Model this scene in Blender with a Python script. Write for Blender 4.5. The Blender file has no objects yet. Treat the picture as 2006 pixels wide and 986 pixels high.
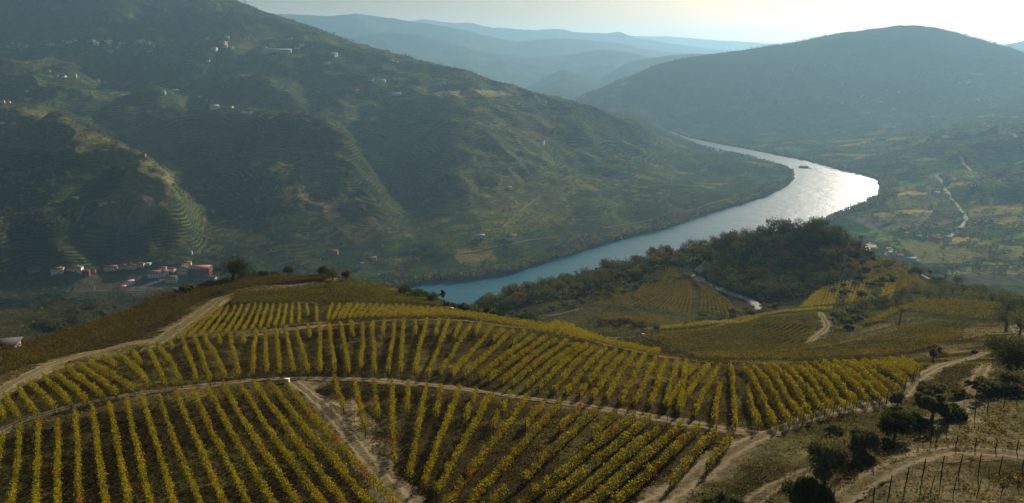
import bpy, math, random
import numpy as np

# ---------------------------------------------------------------- camera, sky, sun, exposure
S = bpy.context.scene
COL = S.collection
CAMH = 300.0                      # drone height above the river
F = 1450.0                        # focal length in photo pixels (2006 wide)
PITCH = math.radians(15.0)
cam = bpy.data.objects.new('camera', bpy.data.cameras.new('camera'))
COL.objects.link(cam); S.camera = cam
cam.location = (0, 0, CAMH); cam.rotation_euler = (math.pi/2 - PITCH, 0, 0)
cam.data.sensor_width = 36; cam.data.lens = 36*F/2006
cam.data.clip_start = 0.5; cam.data.clip_end = 120000
SUN_AZ, SUN_EL = math.radians(32.0), math.radians(20.0)
W = bpy.data.worlds.new('World'); S.world = W; W.use_nodes = True
wn = W.node_tree.nodes; sky = wn.new('ShaderNodeTexSky'); sky.sky_type = 'NISHITA'; sky.sun_disc = False
sky.sun_elevation = SUN_EL; sky.sun_rotation = SUN_AZ
sky.air_density = 1.0; sky.dust_density = 1.8; sky.ozone_density = 1.0
wn['Background'].inputs['Strength'].default_value = 0.034
wmx = wn.new('ShaderNodeMix'); wmx.data_type = 'RGBA'; wmx.blend_type = 'MULTIPLY'; wmx.inputs[0].default_value = 1.0
wmx.inputs[7].default_value = (1.05, 0.91, 0.79, 1)            # dusty, slightly warm autumn air
W.node_tree.links.new(sky.outputs[0], wmx.inputs[6]); W.node_tree.links.new(wmx.outputs[2], wn['Background'].inputs[0])
sl = bpy.data.lights.new('sun', 'SUN'); sun = bpy.data.objects.new('sun', sl); COL.objects.link(sun)
sl.energy = 5.0; sl.angle = math.radians(0.6); sl.color = (1.0, 0.89, 0.74)
sun.rotation_euler = (math.pi/2 - SUN_EL, 0, math.pi - SUN_AZ)   # light comes from azimuth SUN_AZ right of +Y
S.view_settings.view_transform = 'Standard'; S.view_settings.look = 'None'
S.view_settings.gamma = 1.0; S.view_settings.use_curve_mapping = False
S.view_settings.exposure = 0.63
S.render.engine = 'CYCLES'
S.cycles.volume_bounces = 0; S.cycles.max_bounces = 6; S.cycles.transparent_max_bounces = 6
S.cycles.sample_clamp_indirect = 3.0; S.cycles.sample_clamp_direct = 20.0

# ---------------------------------------------------------------- numeric helpers
rng = np.random.default_rng(7)
random.seed(7)

def vnoise(x, y, seed=0):
    xi = np.floor(x).astype(np.int64); yi = np.floor(y).astype(np.int64)
    fx = x-xi; fy = y-yi
    fx = fx*fx*fx*(fx*(fx*6-15)+10); fy = fy*fy*fy*(fy*(fy*6-15)+10)
    def h(a, b):
        n = (a*374761393 + b*668265263 + seed*982451653) & 0xffffffff
        n = ((n ^ (n >> 13))*1274126177) & 0xffffffff
        n = ((n ^ (n >> 16))*2246822519) & 0xffffffff
        return ((n >> 8) & 0xffff)/65535.0
    a = h(xi, yi); b = h(xi+1, yi); c = h(xi, yi+1); d = h(xi+1, yi+1)
    return (a+(b-a)*fx)*(1-fy) + (c+(d-c)*fx)*fy

def fbm(x, y, scale, octs=4, seed=0, gain=0.5):      # about -1..1
    x = np.asarray(x, float)/scale; y = np.asarray(y, float)/scale
    s = 0; a = 1; t = 0
    for o in range(octs):
        s = s + a*(vnoise(x, y, seed+o*17)*2-1); t += a; a *= gain
        x, y = x*1.97+y*0.31+13.7, y*1.97-x*0.31+5.1
    return s/t*1.5

def sstep(a, b, x):
    t = np.clip((x-a)/(b-a), 0, 1); return t*t*(3-2*t)

def pip(px, py, poly):
    inside = np.zeros(px.shape, bool)
    n = len(poly); j = n-1
    for i in range(n):
        xi, yi = poly[i]; xj, yj = poly[j]
        if yi != yj:
            c = ((yi > py) != (yj > py)) & (px < (xj-xi)*(py-yi)/(yj-yi)+xi)
            inside ^= c
        j = i
    return inside

def polydist(px, py, pts, closed=True):
    d = np.full(px.shape, 1e18)
    n = len(pts)
    for i in range(n if closed else n-1):
        ax, ay = pts[i]; bx, by = pts[(i+1) % n]
        vx, vy = bx-ax, by-ay; L = vx*vx+vy*vy+1e-9
        t = np.clip(((px-ax)*vx+(py-ay)*vy)/L, 0, 1)
        d = np.minimum(d, (px-ax-t*vx)**2+(py-ay-t*vy)**2)
    return np.sqrt(d)

CP, SP = math.cos(PITCH), math.sin(PITCH)
def rays(u, v):                       # direction per unit of forward depth
    s = -(np.asarray(v, float)-493)/F; x = (np.asarray(u, float)-1003)/F
    return x, CP+s*SP, -SP+s*CP
def at_depth(u, v, t):
    x, y, z = rays(u, v); return x*t, y*t, CAMH+z*t
def to_px(x, y, z):
    zz = z-CAMH
    t = y*CP-zz*SP; s = y*SP+zz*CP
    t = np.where(t < 1, 1, t)
    return 1003+F*x/t, 493-F*s/t, t
def at_level(u, v, z0=0.0):
    x, y, z = rays(u, v); t = (z0-CAMH)/z; return x*t, y*t

# ---------------------------------------------------------------- terrain survey: (u, v, depth)
CTRL = []
def cp(*a):
    for p in a: CTRL.append(p)
# near hill
cp((-500,1000,90),(-200,986,77),(400,986,72),(1003,986,70),(1400,986,68),(1700,986,63),(2006,986,60),(2400,986,60))
cp((-200,1300,50),(400,1300,48),(1003,1300,46),(1700,1300,42),(2300,1300,42),(400,1900,34),(1003,1900,33),(1700,1900,31))
cp((-400,880,95),(-150,880,90),(400,880,87),(1000,880,84),(1500,880,78),(1700,880,74),(2006,880,71),(2400,880,70))
cp((0,810,102),(600,810,100),(1000,810,98),(1500,810,93),(1750,805,88),(2006,805,82))
cp((-300,800,108),(0,745,120),(300,740,117),(600,740,118),(1000,740,118),(1300,750,111),(1600,740,108),(1800,740,103),(2006,740,95),(2400,740,92))
cp((0,690,150),(130,648,178),(300,584,215),(400,556,232),(460,543,240),(550,536,243),(640,541,240),(700,546,238),(760,556,235),(850,584,226),(960,608,214))
cp((-300,750,135),(-600,830,120))
cp((350,660,165),(600,645,162),(900,630,168),(1200,682,150),(1400,706,145),(430,600,200),(640,595,203),(880,605,198),(1100,640,178),(1290,688,156),(300,675,160))
cp((560,560,226),(760,580,215),(200,685,156),(400,620,190),(200,655,172),(100,700,148))
# behind the near crest on the left (hidden) and lower wooded shoulder
cp((0,760,260),(200,740,300),(400,690,330),(600,660,340),(800,660,350),(950,680,340),(0,720,400),(250,660,450),(500,650,520),(750,650,520),(900,640,560))
cp((0,672,430),(60,655,470),(0,625,520),(150,628,540),(120,595,590),(250,598,600),(330,590,640),(0,592,620),(400,600,660),(-200,650,520),(-300,600,650),(-400,680,420))
cp((200,620,760),(450,610,800),(0,640,740),(-300,640,740))
# shallow valley between the near hill and the middle fields
cp((1100,668,235),(1200,700,210),(1000,650,260),(1290,664,222),(1350,682,200))
cp((1000,628,290),(1060,640,275),(1150,648,285),(1230,630,300),(1300,602,345),(1340,530,425),(1240,560,410),(1150,575,420),(1100,590,400),(1050,600,380),(1000,606,400))
cp((930,598,480),(1000,578,520),(1050,562,510),(1200,524,490),(1300,500,485),(1400,482,465),(1480,466,455),(1540,452,450),(1590,446,445),(1640,455,445),(1680,484,445),(1750,512,435),(1850,556,395),(1950,580,350),(2006,592,325),(2200,600,320),(2500,600,320))
cp((1370,530,420),(1372,550,405),(1420,572,385),(1470,595,360),(1500,612,340),(1550,560,385),(1600,510,415),(1620,560,372),(1600,600,330),(1700,560,365),(1800,560,370),(1550,520,410),(1450,520,425),(1450,640,300))
cp((1600,614,275),(1500,624,262),(1400,642,245),(1290,655,232),(1450,665,222),(1600,650,235),(1400,690,195),(1500,694,190),(1600,690,188),(1560,676,205),(1300,703,165),(1620,640,245))
cp((1700,660,212),(1760,638,218),(1880,650,205),(1800,690,165),(1700,695,175),(1700,620,262),(1800,610,275),(1850,625,245),(1950,600,275),(1940,636,232),(2006,620,240),(2200,640,240))
cp((1650,612,290),(1750,590,310),(1900,590,310),(1990,700,128),(1900,690,150),(1820,706,138),(1940,662,180),(2006,660,170),(2300,680,150))
# hidden fall of the knoll to the river and the plain
cp((1000,640,800),(1100,615,820),(1200,590,860),(1300,565,900),(1400,540,960),(1500,510,1000),(1600,500,950),(1700,520,900),(1800,555,820),(1900,590,760),(2006,600,720),(2200,620,700),
   (1200,590,680),(1400,545,700),(1600,515,650),(1700,540,620),(1850,600,600),(1000,650,650))
# town terrace and far bank
def lv(z, *uv):
    for u, v in uv:
        x, y, dz = rays(u, v); CTRL.append((u, v, (z-CAMH)/float(dz)))
lv(12, (60,560),(180,558),(300,556),(420,552),(520,552),(640,540),(-200,575),(700,528))
lv(7, (0,588),(130,575),(330,566),(-200,600))
lv(22, (60,528),(200,520),(370,520),(480,515),(600,520),(-150,540))
lv(9, (760,520),(850,520),(950,500),(1050,480),(1150,458),(1250,430),(1350,402),(1450,378),(1520,350),(1540,338),(1480,325),(1420,310),(1370,292))
lv(26, (850,480),(950,462),(1040,440),(1150,420),(1280,395),(1380,368),(1460,345),(1400,320),(1350,300))
def cpl(*a):
    for u, v, t in a: CTRL.append((u, v, t if t < 1000 else 1000+1.9*(t-1000) if t < 1500 else 1950+(1.8-0.9*min(1, max(0, (u-850)/250)))*(t-1500)))
# spur 1
cpl((-400,150,1500),(-150,190,1380),(0,196,1300),(60,202,1280),(130,232,1230),(200,270,1170),(280,308,1120),(340,335,1075),(330,400,1050),(280,440,1030),(250,480,1015),(180,505,1000),(100,480,985),(0,470,970),(-200,470,980))
cpl((0,300,1170),(100,340,1100),(200,380,1060),(100,410,1030),(0,400,1050),(-200,350,1150),(60,260,1210),(150,450,1010))
# hollow between spur 1 and 2
cpl((0,240,1430),(200,310,1300),(310,350,1200),(360,390,1150),(380,450,1090),(400,490,1040),(-200,220,1500))
# spur 2
cpl((-400,60,1750),(-150,95,1680),(0,115,1600),(100,145,1570),(150,153,1550),(300,170,1500),(400,205,1430),(480,225,1380),(530,226,1360),(580,222,1345),(650,246,1290),(683,276,1245),
   (670,330,1200),(720,400,1140),(752,450,1095),(730,495,1060),(540,330,1205),(545,400,1130),(560,450,1080),(520,500,1035),(450,350,1215),(400,400,1160),(440,450,1080),(620,400,1150),(620,460,1085),(600,300,1240),(640,360,1185),(480,290,1290),(400,270,1330),(300,230,1420),(350,320,1270),(200,200,1480),(650,500,1045))
# hollow between spur 2 and the big slope
cpl((0,165,1750),(250,210,1640),(420,250,1530),(560,270,1480),(690,320,1330),(740,370,1240),(790,440,1140),(800,490,1070))
cpl((450,170,1540),(560,200,1490),(620,215,1480),(300,140,1640),(700,250,1450),(740,300,1390),(760,350,1340),(800,400,1240),(830,450,1130))
# big slope: spur 3, hollows and spurs towards the river bend
cpl((850,186,1500),(980,185,1540),(920,175,1550),(890,240,1400),(885,300,1310),(875,350,1240),(870,400,1180),(930,440,1130),(960,380,1220),(980,300,1340),(1000,240,1440),(1040,330,1310),(1050,400,1220))
cpl((1085,260,1470),(1110,320,1380),(1150,270,1460),(1150,225,1600),(1220,270,1560),(1270,270,1640),(1350,330,1520),(1400,360,1440),(1320,290,1900),(1050,210,1560))
cpl((440,4,2000),(520,35,1960),(600,60,1900),(700,88,1840),(800,115,1780),(900,142,1740),(1000,172,1700),(1050,190,1720),(1150,212,1820),(1250,240,2050),(1320,262,2350))
cpl((400,-20,2020),(200,-120,2150),(0,-170,2200),(-300,-200,2300),(300,30,1900),(100,20,1900),(0,50,1880),(200,100,1730),(350,95,1730),(550,98,1700),(650,115,1660),(0,90,1800),(-300,80,1900),(450,60,1800),(750,170,1580),(650,160,1600),(850,150,1660),(100,-20,2000))
cpl((700,150,2500),(1000,230,2500),(400,60,2800),(0,-20,3200),(-600,0,3200),(1150,245,2700),(1000,230,3400),(600,150,3800))
# right-hand side: flood plain, village, lower spurs
lv(8, (1730,360),(1740,385),(1720,400),(1680,415),(1640,432),(1800,375),(1800,400),(1760,420),(1700,440))
lv(14, (1850,380),(1850,430),(1800,450),(1900,450),(1740,470),(1880,410),(1700,480))
cp((1950,400,1380),(2006,385,1370),(2006,440,1230),(1950,470,1140),(1850,500,1050),(1800,520,1010),(1950,510,1010),(2006,500,1030),(1900,545,900),(2006,550,860),(2200,450,1150),(2200,550,850),(2400,500,1000))
cp((2006,312,1640),(1960,330,1610),(1900,362,1560),(1860,375,1520),(2006,345,1500),(2200,290,1600),(1930,345,1760),(2006,330,1880),(1960,318,1850))
cp((1715,345,1800),(1760,330,1850),(1800,312,1870),(1850,302,1900),(1890,285,1950),(1950,265,2020),(2006,250,2080),(2200,210,2200),(1840,340,1720),(1880,325,1760),(2006,290,1900))
cp((1650,325,2050),(1580,305,2260),(1500,288,2430),(1420,276,2650),(1345,262,2780))
cp((1600,280,2500),(1700,280,2350),(1800,260,2400),(1900,240,2450),(2006,225,2500),(1500,255,2800),(1400,235,3100),(1600,235,2850),(1700,220,2900),(1800,205,3000),(1900,190,3050),(2006,180,3100),(2200,170,3100),(1300,240,3300))
cp((1155,204,3384),(1200,182,3415),(1250,160,3446),(1300,141,3446),(1370,126,3477),(1450,115,3508),(1520,99,3539),(1580,92,3539),(1650,71,3570),(1720,63,3570),(1790,54,3570),(1830,59,3570),(1870,75,3539),(1910,86,3508),(1960,101,3477),(2006,117,3446),(2200,180,3384),(2500,150,3446))
cp((1500,170,3198),(1700,140,3260),(1850,130,3260),(1350,190,3198),(1600,200,2950),(1250,215,3100))
cp((1100,200,5500),(1500,180,5500),(1900,160,5500),(2300,160,5500),(600,160,5500),(0,100,5500),(-500,100,5500),(1100,150,9000),(1900,140,9000),(300,130,9000))

# structured ground grid: x = (y+OFF)*k, log spacing in y; one sheet out to the horizon
OFF, R0 = 60.0, 36.0
NC, NR, K = 1150, 1330, 1.02
LMAX = math.log(8060/R0)
kk = np.linspace(-K, K, NC); ll = np.linspace(0, LMAX, NR)

pts = []
for u, v, t in CTRL:
    x, y, z = at_depth(u, v, t)
    r = float(y)+OFF
    pts.append((float(x)/r, math.log(r/R0), (float(z)-CAMH)/r))
pts = np.array(pts)
WL = 0.55                                             # weight of the log-range axis
def phi(d): return np.sqrt(d*d+0.012**2)
P2 = np.stack([pts[:, 0], pts[:, 1]*WL], 1)
D = np.sqrt(((P2[:, None]-P2[None])**2).sum(-1))
n = len(P2)
A = np.zeros((n+3, n+3)); A[:n, :n] = phi(D)-np.eye(n)*0.004
A[:n, n] = 1; A[:n, n+1:] = P2; A[n, :n] = 1; A[n+1:, :n] = P2.T
wgt = np.linalg.solve(A, np.concatenate([pts[:, 2], np.zeros(3)]))
ck = np.linspace(-K, K, 380); cl = np.linspace(0, LMAX, 440)
CQ = np.zeros((440, 380))
for j in range(440):
    d = np.sqrt((ck[:, None]-P2[None, :, 0])**2+(cl[j]*WL-P2[None, :, 1])**2)
    CQ[j] = phi(d)@wgt[:n]+wgt[n]+wgt[n+1]*ck+wgt[n+2]*cl[j]*WL
def bil(G, a, b):                                     # a: col index, b: row index
    h, w = G.shape
    a = np.clip(a, 0, w-1.001); b = np.clip(b, 0, h-1.001)
    i = a.astype(int); j = b.astype(int); fa = a-i; fb = b-j
    return (G[j, i]*(1-fa)+G[j, i+1]*fa)*(1-fb)+(G[j+1, i]*(1-fa)+G[j+1, i+1]*fa)*fb
KX, LY = np.meshgrid(kk, ll)
RR = R0*np.exp(LY)
X = KX*RR; Y = RR-OFF
Q = bil(CQ, (KX+K)/(2*K)*379, LY/LMAX*439)
Z = CAMH+Q*RR

# river outline on the water level
FARB = [(-500,735),(100,715),(300,690),(500,640),(650,600),(760,572),(838,554),(920,549),(1000,536),(1080,512),(1160,486),(1230,466),(1300,450),(1400,416),(1500,386),(1540,366),(1556,350),(1553,338),(1530,326),(1470,309),(1400,294),(1365,285),(1340,274),(1310,262)]
NEARB = [(1310,256),(1345,269),(1420,284),(1500,299),(1580,315),(1650,334),(1700,345),(1718,352),(1723,368),(1720,384),(1692,400),(1640,421),(1600,440),(1500,495),(1400,535),(1300,562),(1200,590),(1100,620),(1000,650),(900,680),(800,700),(500,735),(100,770),(-500,790)]
RIV = [tuple(float(c) for c in at_level(u, v)) for u, v in FARB+NEARB]
box = (Y > 450) & (Y < 3600) & (np.abs(X) < 2200)
bx, by = X[box], Y[box]
wob = fbm(bx, by, 45, 3, 5)*5
rin = pip(bx, by, RIV); rd = polydist(bx, by, RIV)
sd = np.where(rin, -rd, rd)+wob*sstep(0, 30, rd)*0.6
SDR = np.full(X.shape, 900.0); SDR[box] = sd

# relief: gullies and roughness
far = sstep(600, 950, Y)
z0 = np.clip((Z-14)/45, 0, 1)
rid = 1-np.abs(fbm(X, Y, 260, 5, 11, 0.52))
relief = (rid-0.65)*40*sstep(0.0, 1, z0)*far*(1.0-0.75*(X > 600)*sstep(1900, 2800, Y))
relief += fbm(X, Y, 60, 4, 23)*3.0*far*z0
mid = sstep(260, 420, Y)*(1-far)
relief += mid*fbm(X, Y, 70, 4, 31)*2.0
nearm = 1-sstep(230, 420, Y)
relief += nearm*fbm(X, Y, 12, 4, 41)*0.22
Z = Z+relief
land = SDR > 0
bank = 1.2+np.clip(SDR, 0, 200)*0.05
Z = np.where(land, np.maximum(np.where(box, bank, 2.0), Z*sstep(-5, 90, SDR)+bank*(1-sstep(-5, 90, SDR))), np.maximum(-6, SDR*0.25))
Zg = Z

def ground(x, y):
    x = np.asarray(x, float); y = np.asarray(y, float)
    r = y+OFF
    return bil(Zg, (x/r+K)/(2*K)*(NC-1), np.log(np.maximum(r, R0)/R0)/LMAX*(NR-1))

def hit(u, v, off=0.0, tmin=35.0, tmax=7500.0):
    u = np.atleast_1d(np.asarray(u, float)); v = np.atleast_1d(np.asarray(v, float))
    dx, dy, dz = rays(u, v)
    ts = np.exp(np.linspace(math.log(tmin), math.log(tmax), 900))
    prev = ts[0]*np.ones(len(u)); res = np.full(len(u), tmax); lo = prev.copy(); done = np.zeros(len(u), bool)
    for t in ts[1:]:
        below = (CAMH+dz*t) < ground(dx*t, dy*t)+off
        new = below & ~done
        res[new] = t; lo[new] = prev[new]; done |= below
        prev[:] = t
        if done.all(): break
    hi = res.copy()
    for _ in range(14):
        m = (lo+hi)/2
        b = (CAMH+dz*m) < ground(dx*m, dy*m)+off
        hi = np.where(b, m, hi); lo = np.where(b, lo, m)
    x, y = dx*hi, dy*hi
    return x, y, ground(x, y)

def hit_near(u, v, tmax, off=0.0):
    """as hit(), but stays on the near side of a crest: slides down the picture until the ray lands nearer than tmax"""
    u = np.atleast_1d(np.asarray(u, float)).copy(); v = np.atleast_1d(np.asarray(v, float)).copy()
    for _ in range(40):
        x, y, z = hit(u, v, off); t = y*CP-(z-CAMH)*SP
        bad = t > tmax
        if not bad.any(): break
        v[bad] += 1.5
    return x, y, z
# ---------------------------------------------------------------- materials
def new_mat(name):
    m = bpy.data.materials.new(name); m.use_nodes = True
    nt = m.node_tree; nt.nodes.clear()
    out = nt.nodes.new('ShaderNodeOutputMaterial')
    return m, nt, out
def N(nt, typ, **kw):
    n = nt.nodes.new(typ)
    for k, v in kw.items():
        if k in n.inputs: n.inputs[k].default_value = v
        else: setattr(n, k, v)
    return n
def mathn(nt, op, a, b=None):
    n = nt.nodes.new('ShaderNodeMath'); n.operation = op
    for i, s in enumerate((a, b)):
        if s is None: continue
        if isinstance(s, (int, float)): n.inputs[i].default_value = s
        else: nt.links.new(s, n.inputs[i])
    return n.outputs[0]
def mixc(nt, f, a, b, blend='MIX'):
    n = nt.nodes.new('ShaderNodeMix'); n.data_type = 'RGBA'; n.blend_type = blend
    for i, s in ((0, f), (6, a), (7, b)):
        if isinstance(s, (int, float)): n.inputs[i].default_value = s
        elif isinstance(s, tuple): n.inputs[i].default_value = (*s, 1)
        else: nt.links.new(s, n.inputs[i])
    return n.outputs[2]
def noise_fac(nt, scale, detail=4, rough=0.6, vec=None):
    n = N(nt, 'ShaderNodeTexNoise'); n.inputs['Scale'].default_value = scale
    n.inputs['Detail'].default_value = detail; n.inputs['Roughness'].default_value = rough
    if vec is not None: nt.links.new(vec, n.inputs['Vector'])
    return n.outputs['Fac']
def ramp(nt, f, lo, hi, a=0.0, b=1.0):
    n = nt.nodes.new('ShaderNodeMapRange'); n.inputs[1].default_value = lo; n.inputs[2].default_value = hi
    n.inputs[3].default_value = a; n.inputs[4].default_value = b; nt.links.new(f, n.inputs[0])
    return n.outputs[0]

def simple_mat(name, col, rough=0.85, var=0.25, scale=3.0, bump=0.0, metallic=0.0):
    m, nt, out = new_mat(name)
    g = N(nt, 'ShaderNodeNewGeometry')
    f = noise_fac(nt, scale, 5, 0.65, g.outputs['Position'])
    c = mixc(nt, ramp(nt, f, 0.3, 0.7), tuple(x*(1-var) for x in col), tuple(min(1, x*(1+var)) for x in col))
    b = N(nt, 'ShaderNodeBsdfPrincipled'); b.inputs['Roughness'].default_value = rough; b.inputs['Metallic'].default_value = metallic
    b.inputs['Specular IOR Level'].default_value = 0.3 if rough < 0.5 else 0.0
    nt.links.new(c, b.inputs['Base Color'])
    if bump:
        bp = N(nt, 'ShaderNodeBump'); bp.inputs['Distance'].default_value = bump; bp.inputs['Strength'].default_value = 0.7
        nt.links.new(noise_fac(nt, scale*3, 5, 0.7, g.outputs['Position']), bp.inputs['Height']); nt.links.new(bp.outputs[0], b.inputs['Normal'])
    nt.links.new(b.outputs[0], out.inputs[0])
    return m

def leaf_mat(name, trans=0.45, var=0.3):
    """foliage whose colour comes from each leaf's own colour; thin leaves let light through"""
    m, nt, out = new_mat(name)
    at = N(nt, 'ShaderNodeAttribute'); at.attribute_name = 'Col'
    d = N(nt, 'ShaderNodeBsdfDiffuse'); t = N(nt, 'ShaderNodeBsdfTranslucent')
    nt.links.new(at.outputs['Color'], d.inputs[0])
    nt.links.new(mixc(nt, 1.0, at.outputs['Color'], (1.25, 1.1, 0.5), 'MULTIPLY'), t.inputs[0])
    mx = N(nt, 'ShaderNodeMixShader'); mx.inputs[0].default_value = trans
    nt.links.new(d.outputs[0], mx.inputs[1]); nt.links.new(t.outputs[0], mx.inputs[2])
    nt.links.new(mx.outputs[0], out.inputs[0])
    return m

def terrain_mat():
    m, nt, out = new_mat('hillside')
    g = N(nt, 'ShaderNodeNewGeometry'); pos = g.outputs['Position']
    at = N(nt, 'ShaderNodeAttribute'); at.attribute_name = 'Col'
    tr = N(nt, 'ShaderNodeAttribute'); tr.attribute_name = 'terr'
    nr = N(nt, 'ShaderNodeAttribute'); nr.attribute_name = 'near'
    # broad and fine variation of the ground cover
    f1 = noise_fac(nt, 0.035, 6, 0.7, pos); f2 = noise_fac(nt, 0.6, 6, 0.75, pos); f3 = noise_fac(nt, 0.16, 5, 0.7, pos)
    v = mathn(nt, 'MULTIPLY', ramp(nt, f1, 0.3, 0.7, 0.72, 1.3), ramp(nt, f3, 0.3, 0.7, 0.5, 1.5))
    v = mathn(nt, 'MULTIPLY', v, ramp(nt, f2, 0.3, 0.7, 0.45, 1.55))
    hsv = N(nt, 'ShaderNodeVectorMath'); hsv.operation = 'SCALE'
    nt.links.new(at.outputs['Color'], hsv.inputs[0]); nt.links.new(v, hsv.inputs['Scale'])
    col = hsv.outputs[0]
    # terraces: contour bands of vines and bare walls
    sx = N(nt, 'ShaderNodeSeparateXYZ'); nt.links.new(pos, sx.inputs[0])
    warp = noise_fac(nt, 0.008, 2, 0.4, pos)
    zz = mathn(nt, 'ADD', sx.outputs[2], mathn(nt, 'ADD', mathn(nt, 'MULTIPLY', warp, 60.0), mathn(nt, 'MULTIPLY', f3, 1.0)))
    w = mathn(nt, 'SINE', mathn(nt, 'MULTIPLY', zz, 2*math.pi/5.2))
    brk = ramp(nt, noise_fac(nt, 0.03, 5, 0.7, pos), 0.43, 0.58)
    line = mathn(nt, 'MULTIPLY', mathn(nt, 'MULTIPLY', ramp(nt, w, 0.1, 0.5), brk), tr.outputs['Fac'])
    tone = mixc(nt, ramp(nt, noise_fac(nt, 0.02, 3, 0.5, pos), 0.35, 0.65), (0.15, 0.17, 0.03), (0.18, 0.13, 0.045))
    col = mixc(nt, mathn(nt, 'MULTIPLY', line, 0.72), col, tone)
    b = N(nt, 'ShaderNodeBsdfPrincipled'); b.inputs['Roughness'].default_value = 0.95
    b.inputs['Specular IOR Level'].default_value = 0.0
    nt.links.new(col, b.inputs['Base Color'])
    # bump: terraces + scrub
    h = mathn(nt, 'ADD', mathn(nt, 'MULTIPLY', mathn(nt, 'MULTIPLY', w, mathn(nt, 'MULTIPLY', tr.outputs['Fac'], brk)), 1.3),
              mathn(nt, 'ADD', mathn(nt, 'MULTIPLY', mathn(nt, 'MULTIPLY', f3, ramp(nt, nr.outputs['Fac'], 0, 1, 1, 0.05)), 5.0), mathn(nt, 'MULTIPLY', f2, 0.35)))
    bp = N(nt, 'ShaderNodeBump'); bp.inputs['Distance'].default_value = 1.0; bp.inputs['Strength'].default_value = 0.8
    nt.links.new(h, bp.inputs['Height']); nt.links.new(bp.outputs[0], b.inputs['Normal'])
    nt.links.new(b.outputs[0], out.inputs[0])
    return m

def water_mat():
    m, nt, out = new_mat('river_water')
    g = N(nt, 'ShaderNodeNewGeometry'); pos = g.outputs['Position']
    b = N(nt, 'ShaderNodeBsdfPrincipled')
    b.inputs['Base Color'].default_value = (0.010, 0.095, 0.14, 1); b.inputs['Roughness'].default_value = 0.30
    b.inputs['IOR'].default_value = 1.33; b.inputs['Specular IOR Level'].default_value = 0.36
    h = mathn(nt, 'ADD', mathn(nt, 'MULTIPLY', noise_fac(nt, 0.25, 4, 0.65, pos), 1.0), mathn(nt, 'MULTIPLY', noise_fac(nt, 0.03, 4, 0.6, pos), 3.0))
    bp = N(nt, 'ShaderNodeBump'); bp.inputs['Distance'].default_value = 0.55; bp.inputs['Strength'].default_value = 0.8
    nt.links.new(h, bp.inputs['Height']); nt.links.new(bp.outputs[0], b.inputs['Normal'])
    nt.links.new(b.outputs[0], out.inputs[0])
    return m

# ---------------------------------------------------------------- mesh helpers
def mesh_np(name, verts, faces, mat=None, col=None, parent=None, smooth=False, k=4, link=True):
    """faces: (n,k) int array"""
    me = bpy.data.meshes.new(name)
    verts = np.asarray(verts, np.float32); faces = np.asarray(faces, np.int32)
    me.vertices.add(len(verts)); me.vertices.foreach_set('co', verts.ravel())
    nf, k = faces.shape
    me.loops.add(nf*k); me.loops.foreach_set('vertex_index', faces.ravel())
    me.polygons.add(nf); me.polygons.foreach_set('loop_start', np.arange(0, nf*k, k, dtype=np.int32))
    me.polygons.foreach_set('loop_total', np.full(nf, k, np.int32))
    if smooth: me.polygons.foreach_set('use_smooth', np.ones(nf, bool))
    if mat is not None: me.materials.append(mat)
    if col is not None:
        a = me.color_attributes.new('Col', 'FLOAT_COLOR', 'POINT')
        c = np.ones((len(verts), 4), np.float32); c[:, :3] = col
        a.data.foreach_set('color', c.ravel())
    me.update(calc_edges=True)
    o = bpy.data.objects.new(name, me)
    if link: COL.objects.link(o)
    if parent is not None: o.parent = parent
    return o
def fattr(o, name, arr):
    a = o.data.attributes.new(name, 'FLOAT', 'POINT'); a.data.foreach_set('value', np.asarray(arr, np.float32).ravel())
def tag(o, label=None, cat=None, group=None, kind=None):
    if label: o['label'] = label
    if cat: o['category'] = cat
    if group: o['group'] = group
    if kind: o['kind'] = kind
    return o
def empty(name, loc, label=None, cat=None, group=None, rz=0.0):
    o = bpy.data.objects.new(name, None); COL.objects.link(o); o.location = [float(c) for c in loc]; o.rotation_euler[2] = rz
    o.empty_display_size = 0.5
    return tag(o, label, cat, group)

def pline(pix, n=None, step=None, off=0.0, tmax=None):
    """pixel polyline -> smooth world polyline on the ground (each point found on the terrain)"""
    u = np.array([p[0] for p in pix], float); v = np.array([p[1] for p in pix], float)
    x, y, z = hit(u, v, off) if tmax is None else hit_near(u, v, tmax, off)
    P = np.stack([x, y], 1)
    return smooth_line(P, step or 0.8)
def smooth_line(P, step):
    P = np.asarray(P, float)
    if len(P) > 2:
        Q = [P[0]]
        ext = np.vstack([2*P[0]-P[1], P, 2*P[-1]-P[-2]])
        for i in range(1, len(ext)-2):
            a, b, c, d = ext[i-1], ext[i], ext[i+1], ext[i+2]
            for s in np.linspace(0, 1, 9)[1:]:
                Q.append(0.5*((2*b)+(-a+c)*s+(2*a-5*b+4*c-d)*s*s+(-a+3*b-3*c+d)*s**3))
        P = np.array(Q)
    L = np.concatenate([[0], np.cumsum(np.hypot(*np.diff(P, axis=0).T))])
    m = max(2, int(L[-1]/step)+1)
    s = np.linspace(0, L[-1], m)
    return np.stack([np.interp(s, L, P[:, 0]), np.interp(s, L, P[:, 1])], 1)

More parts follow.
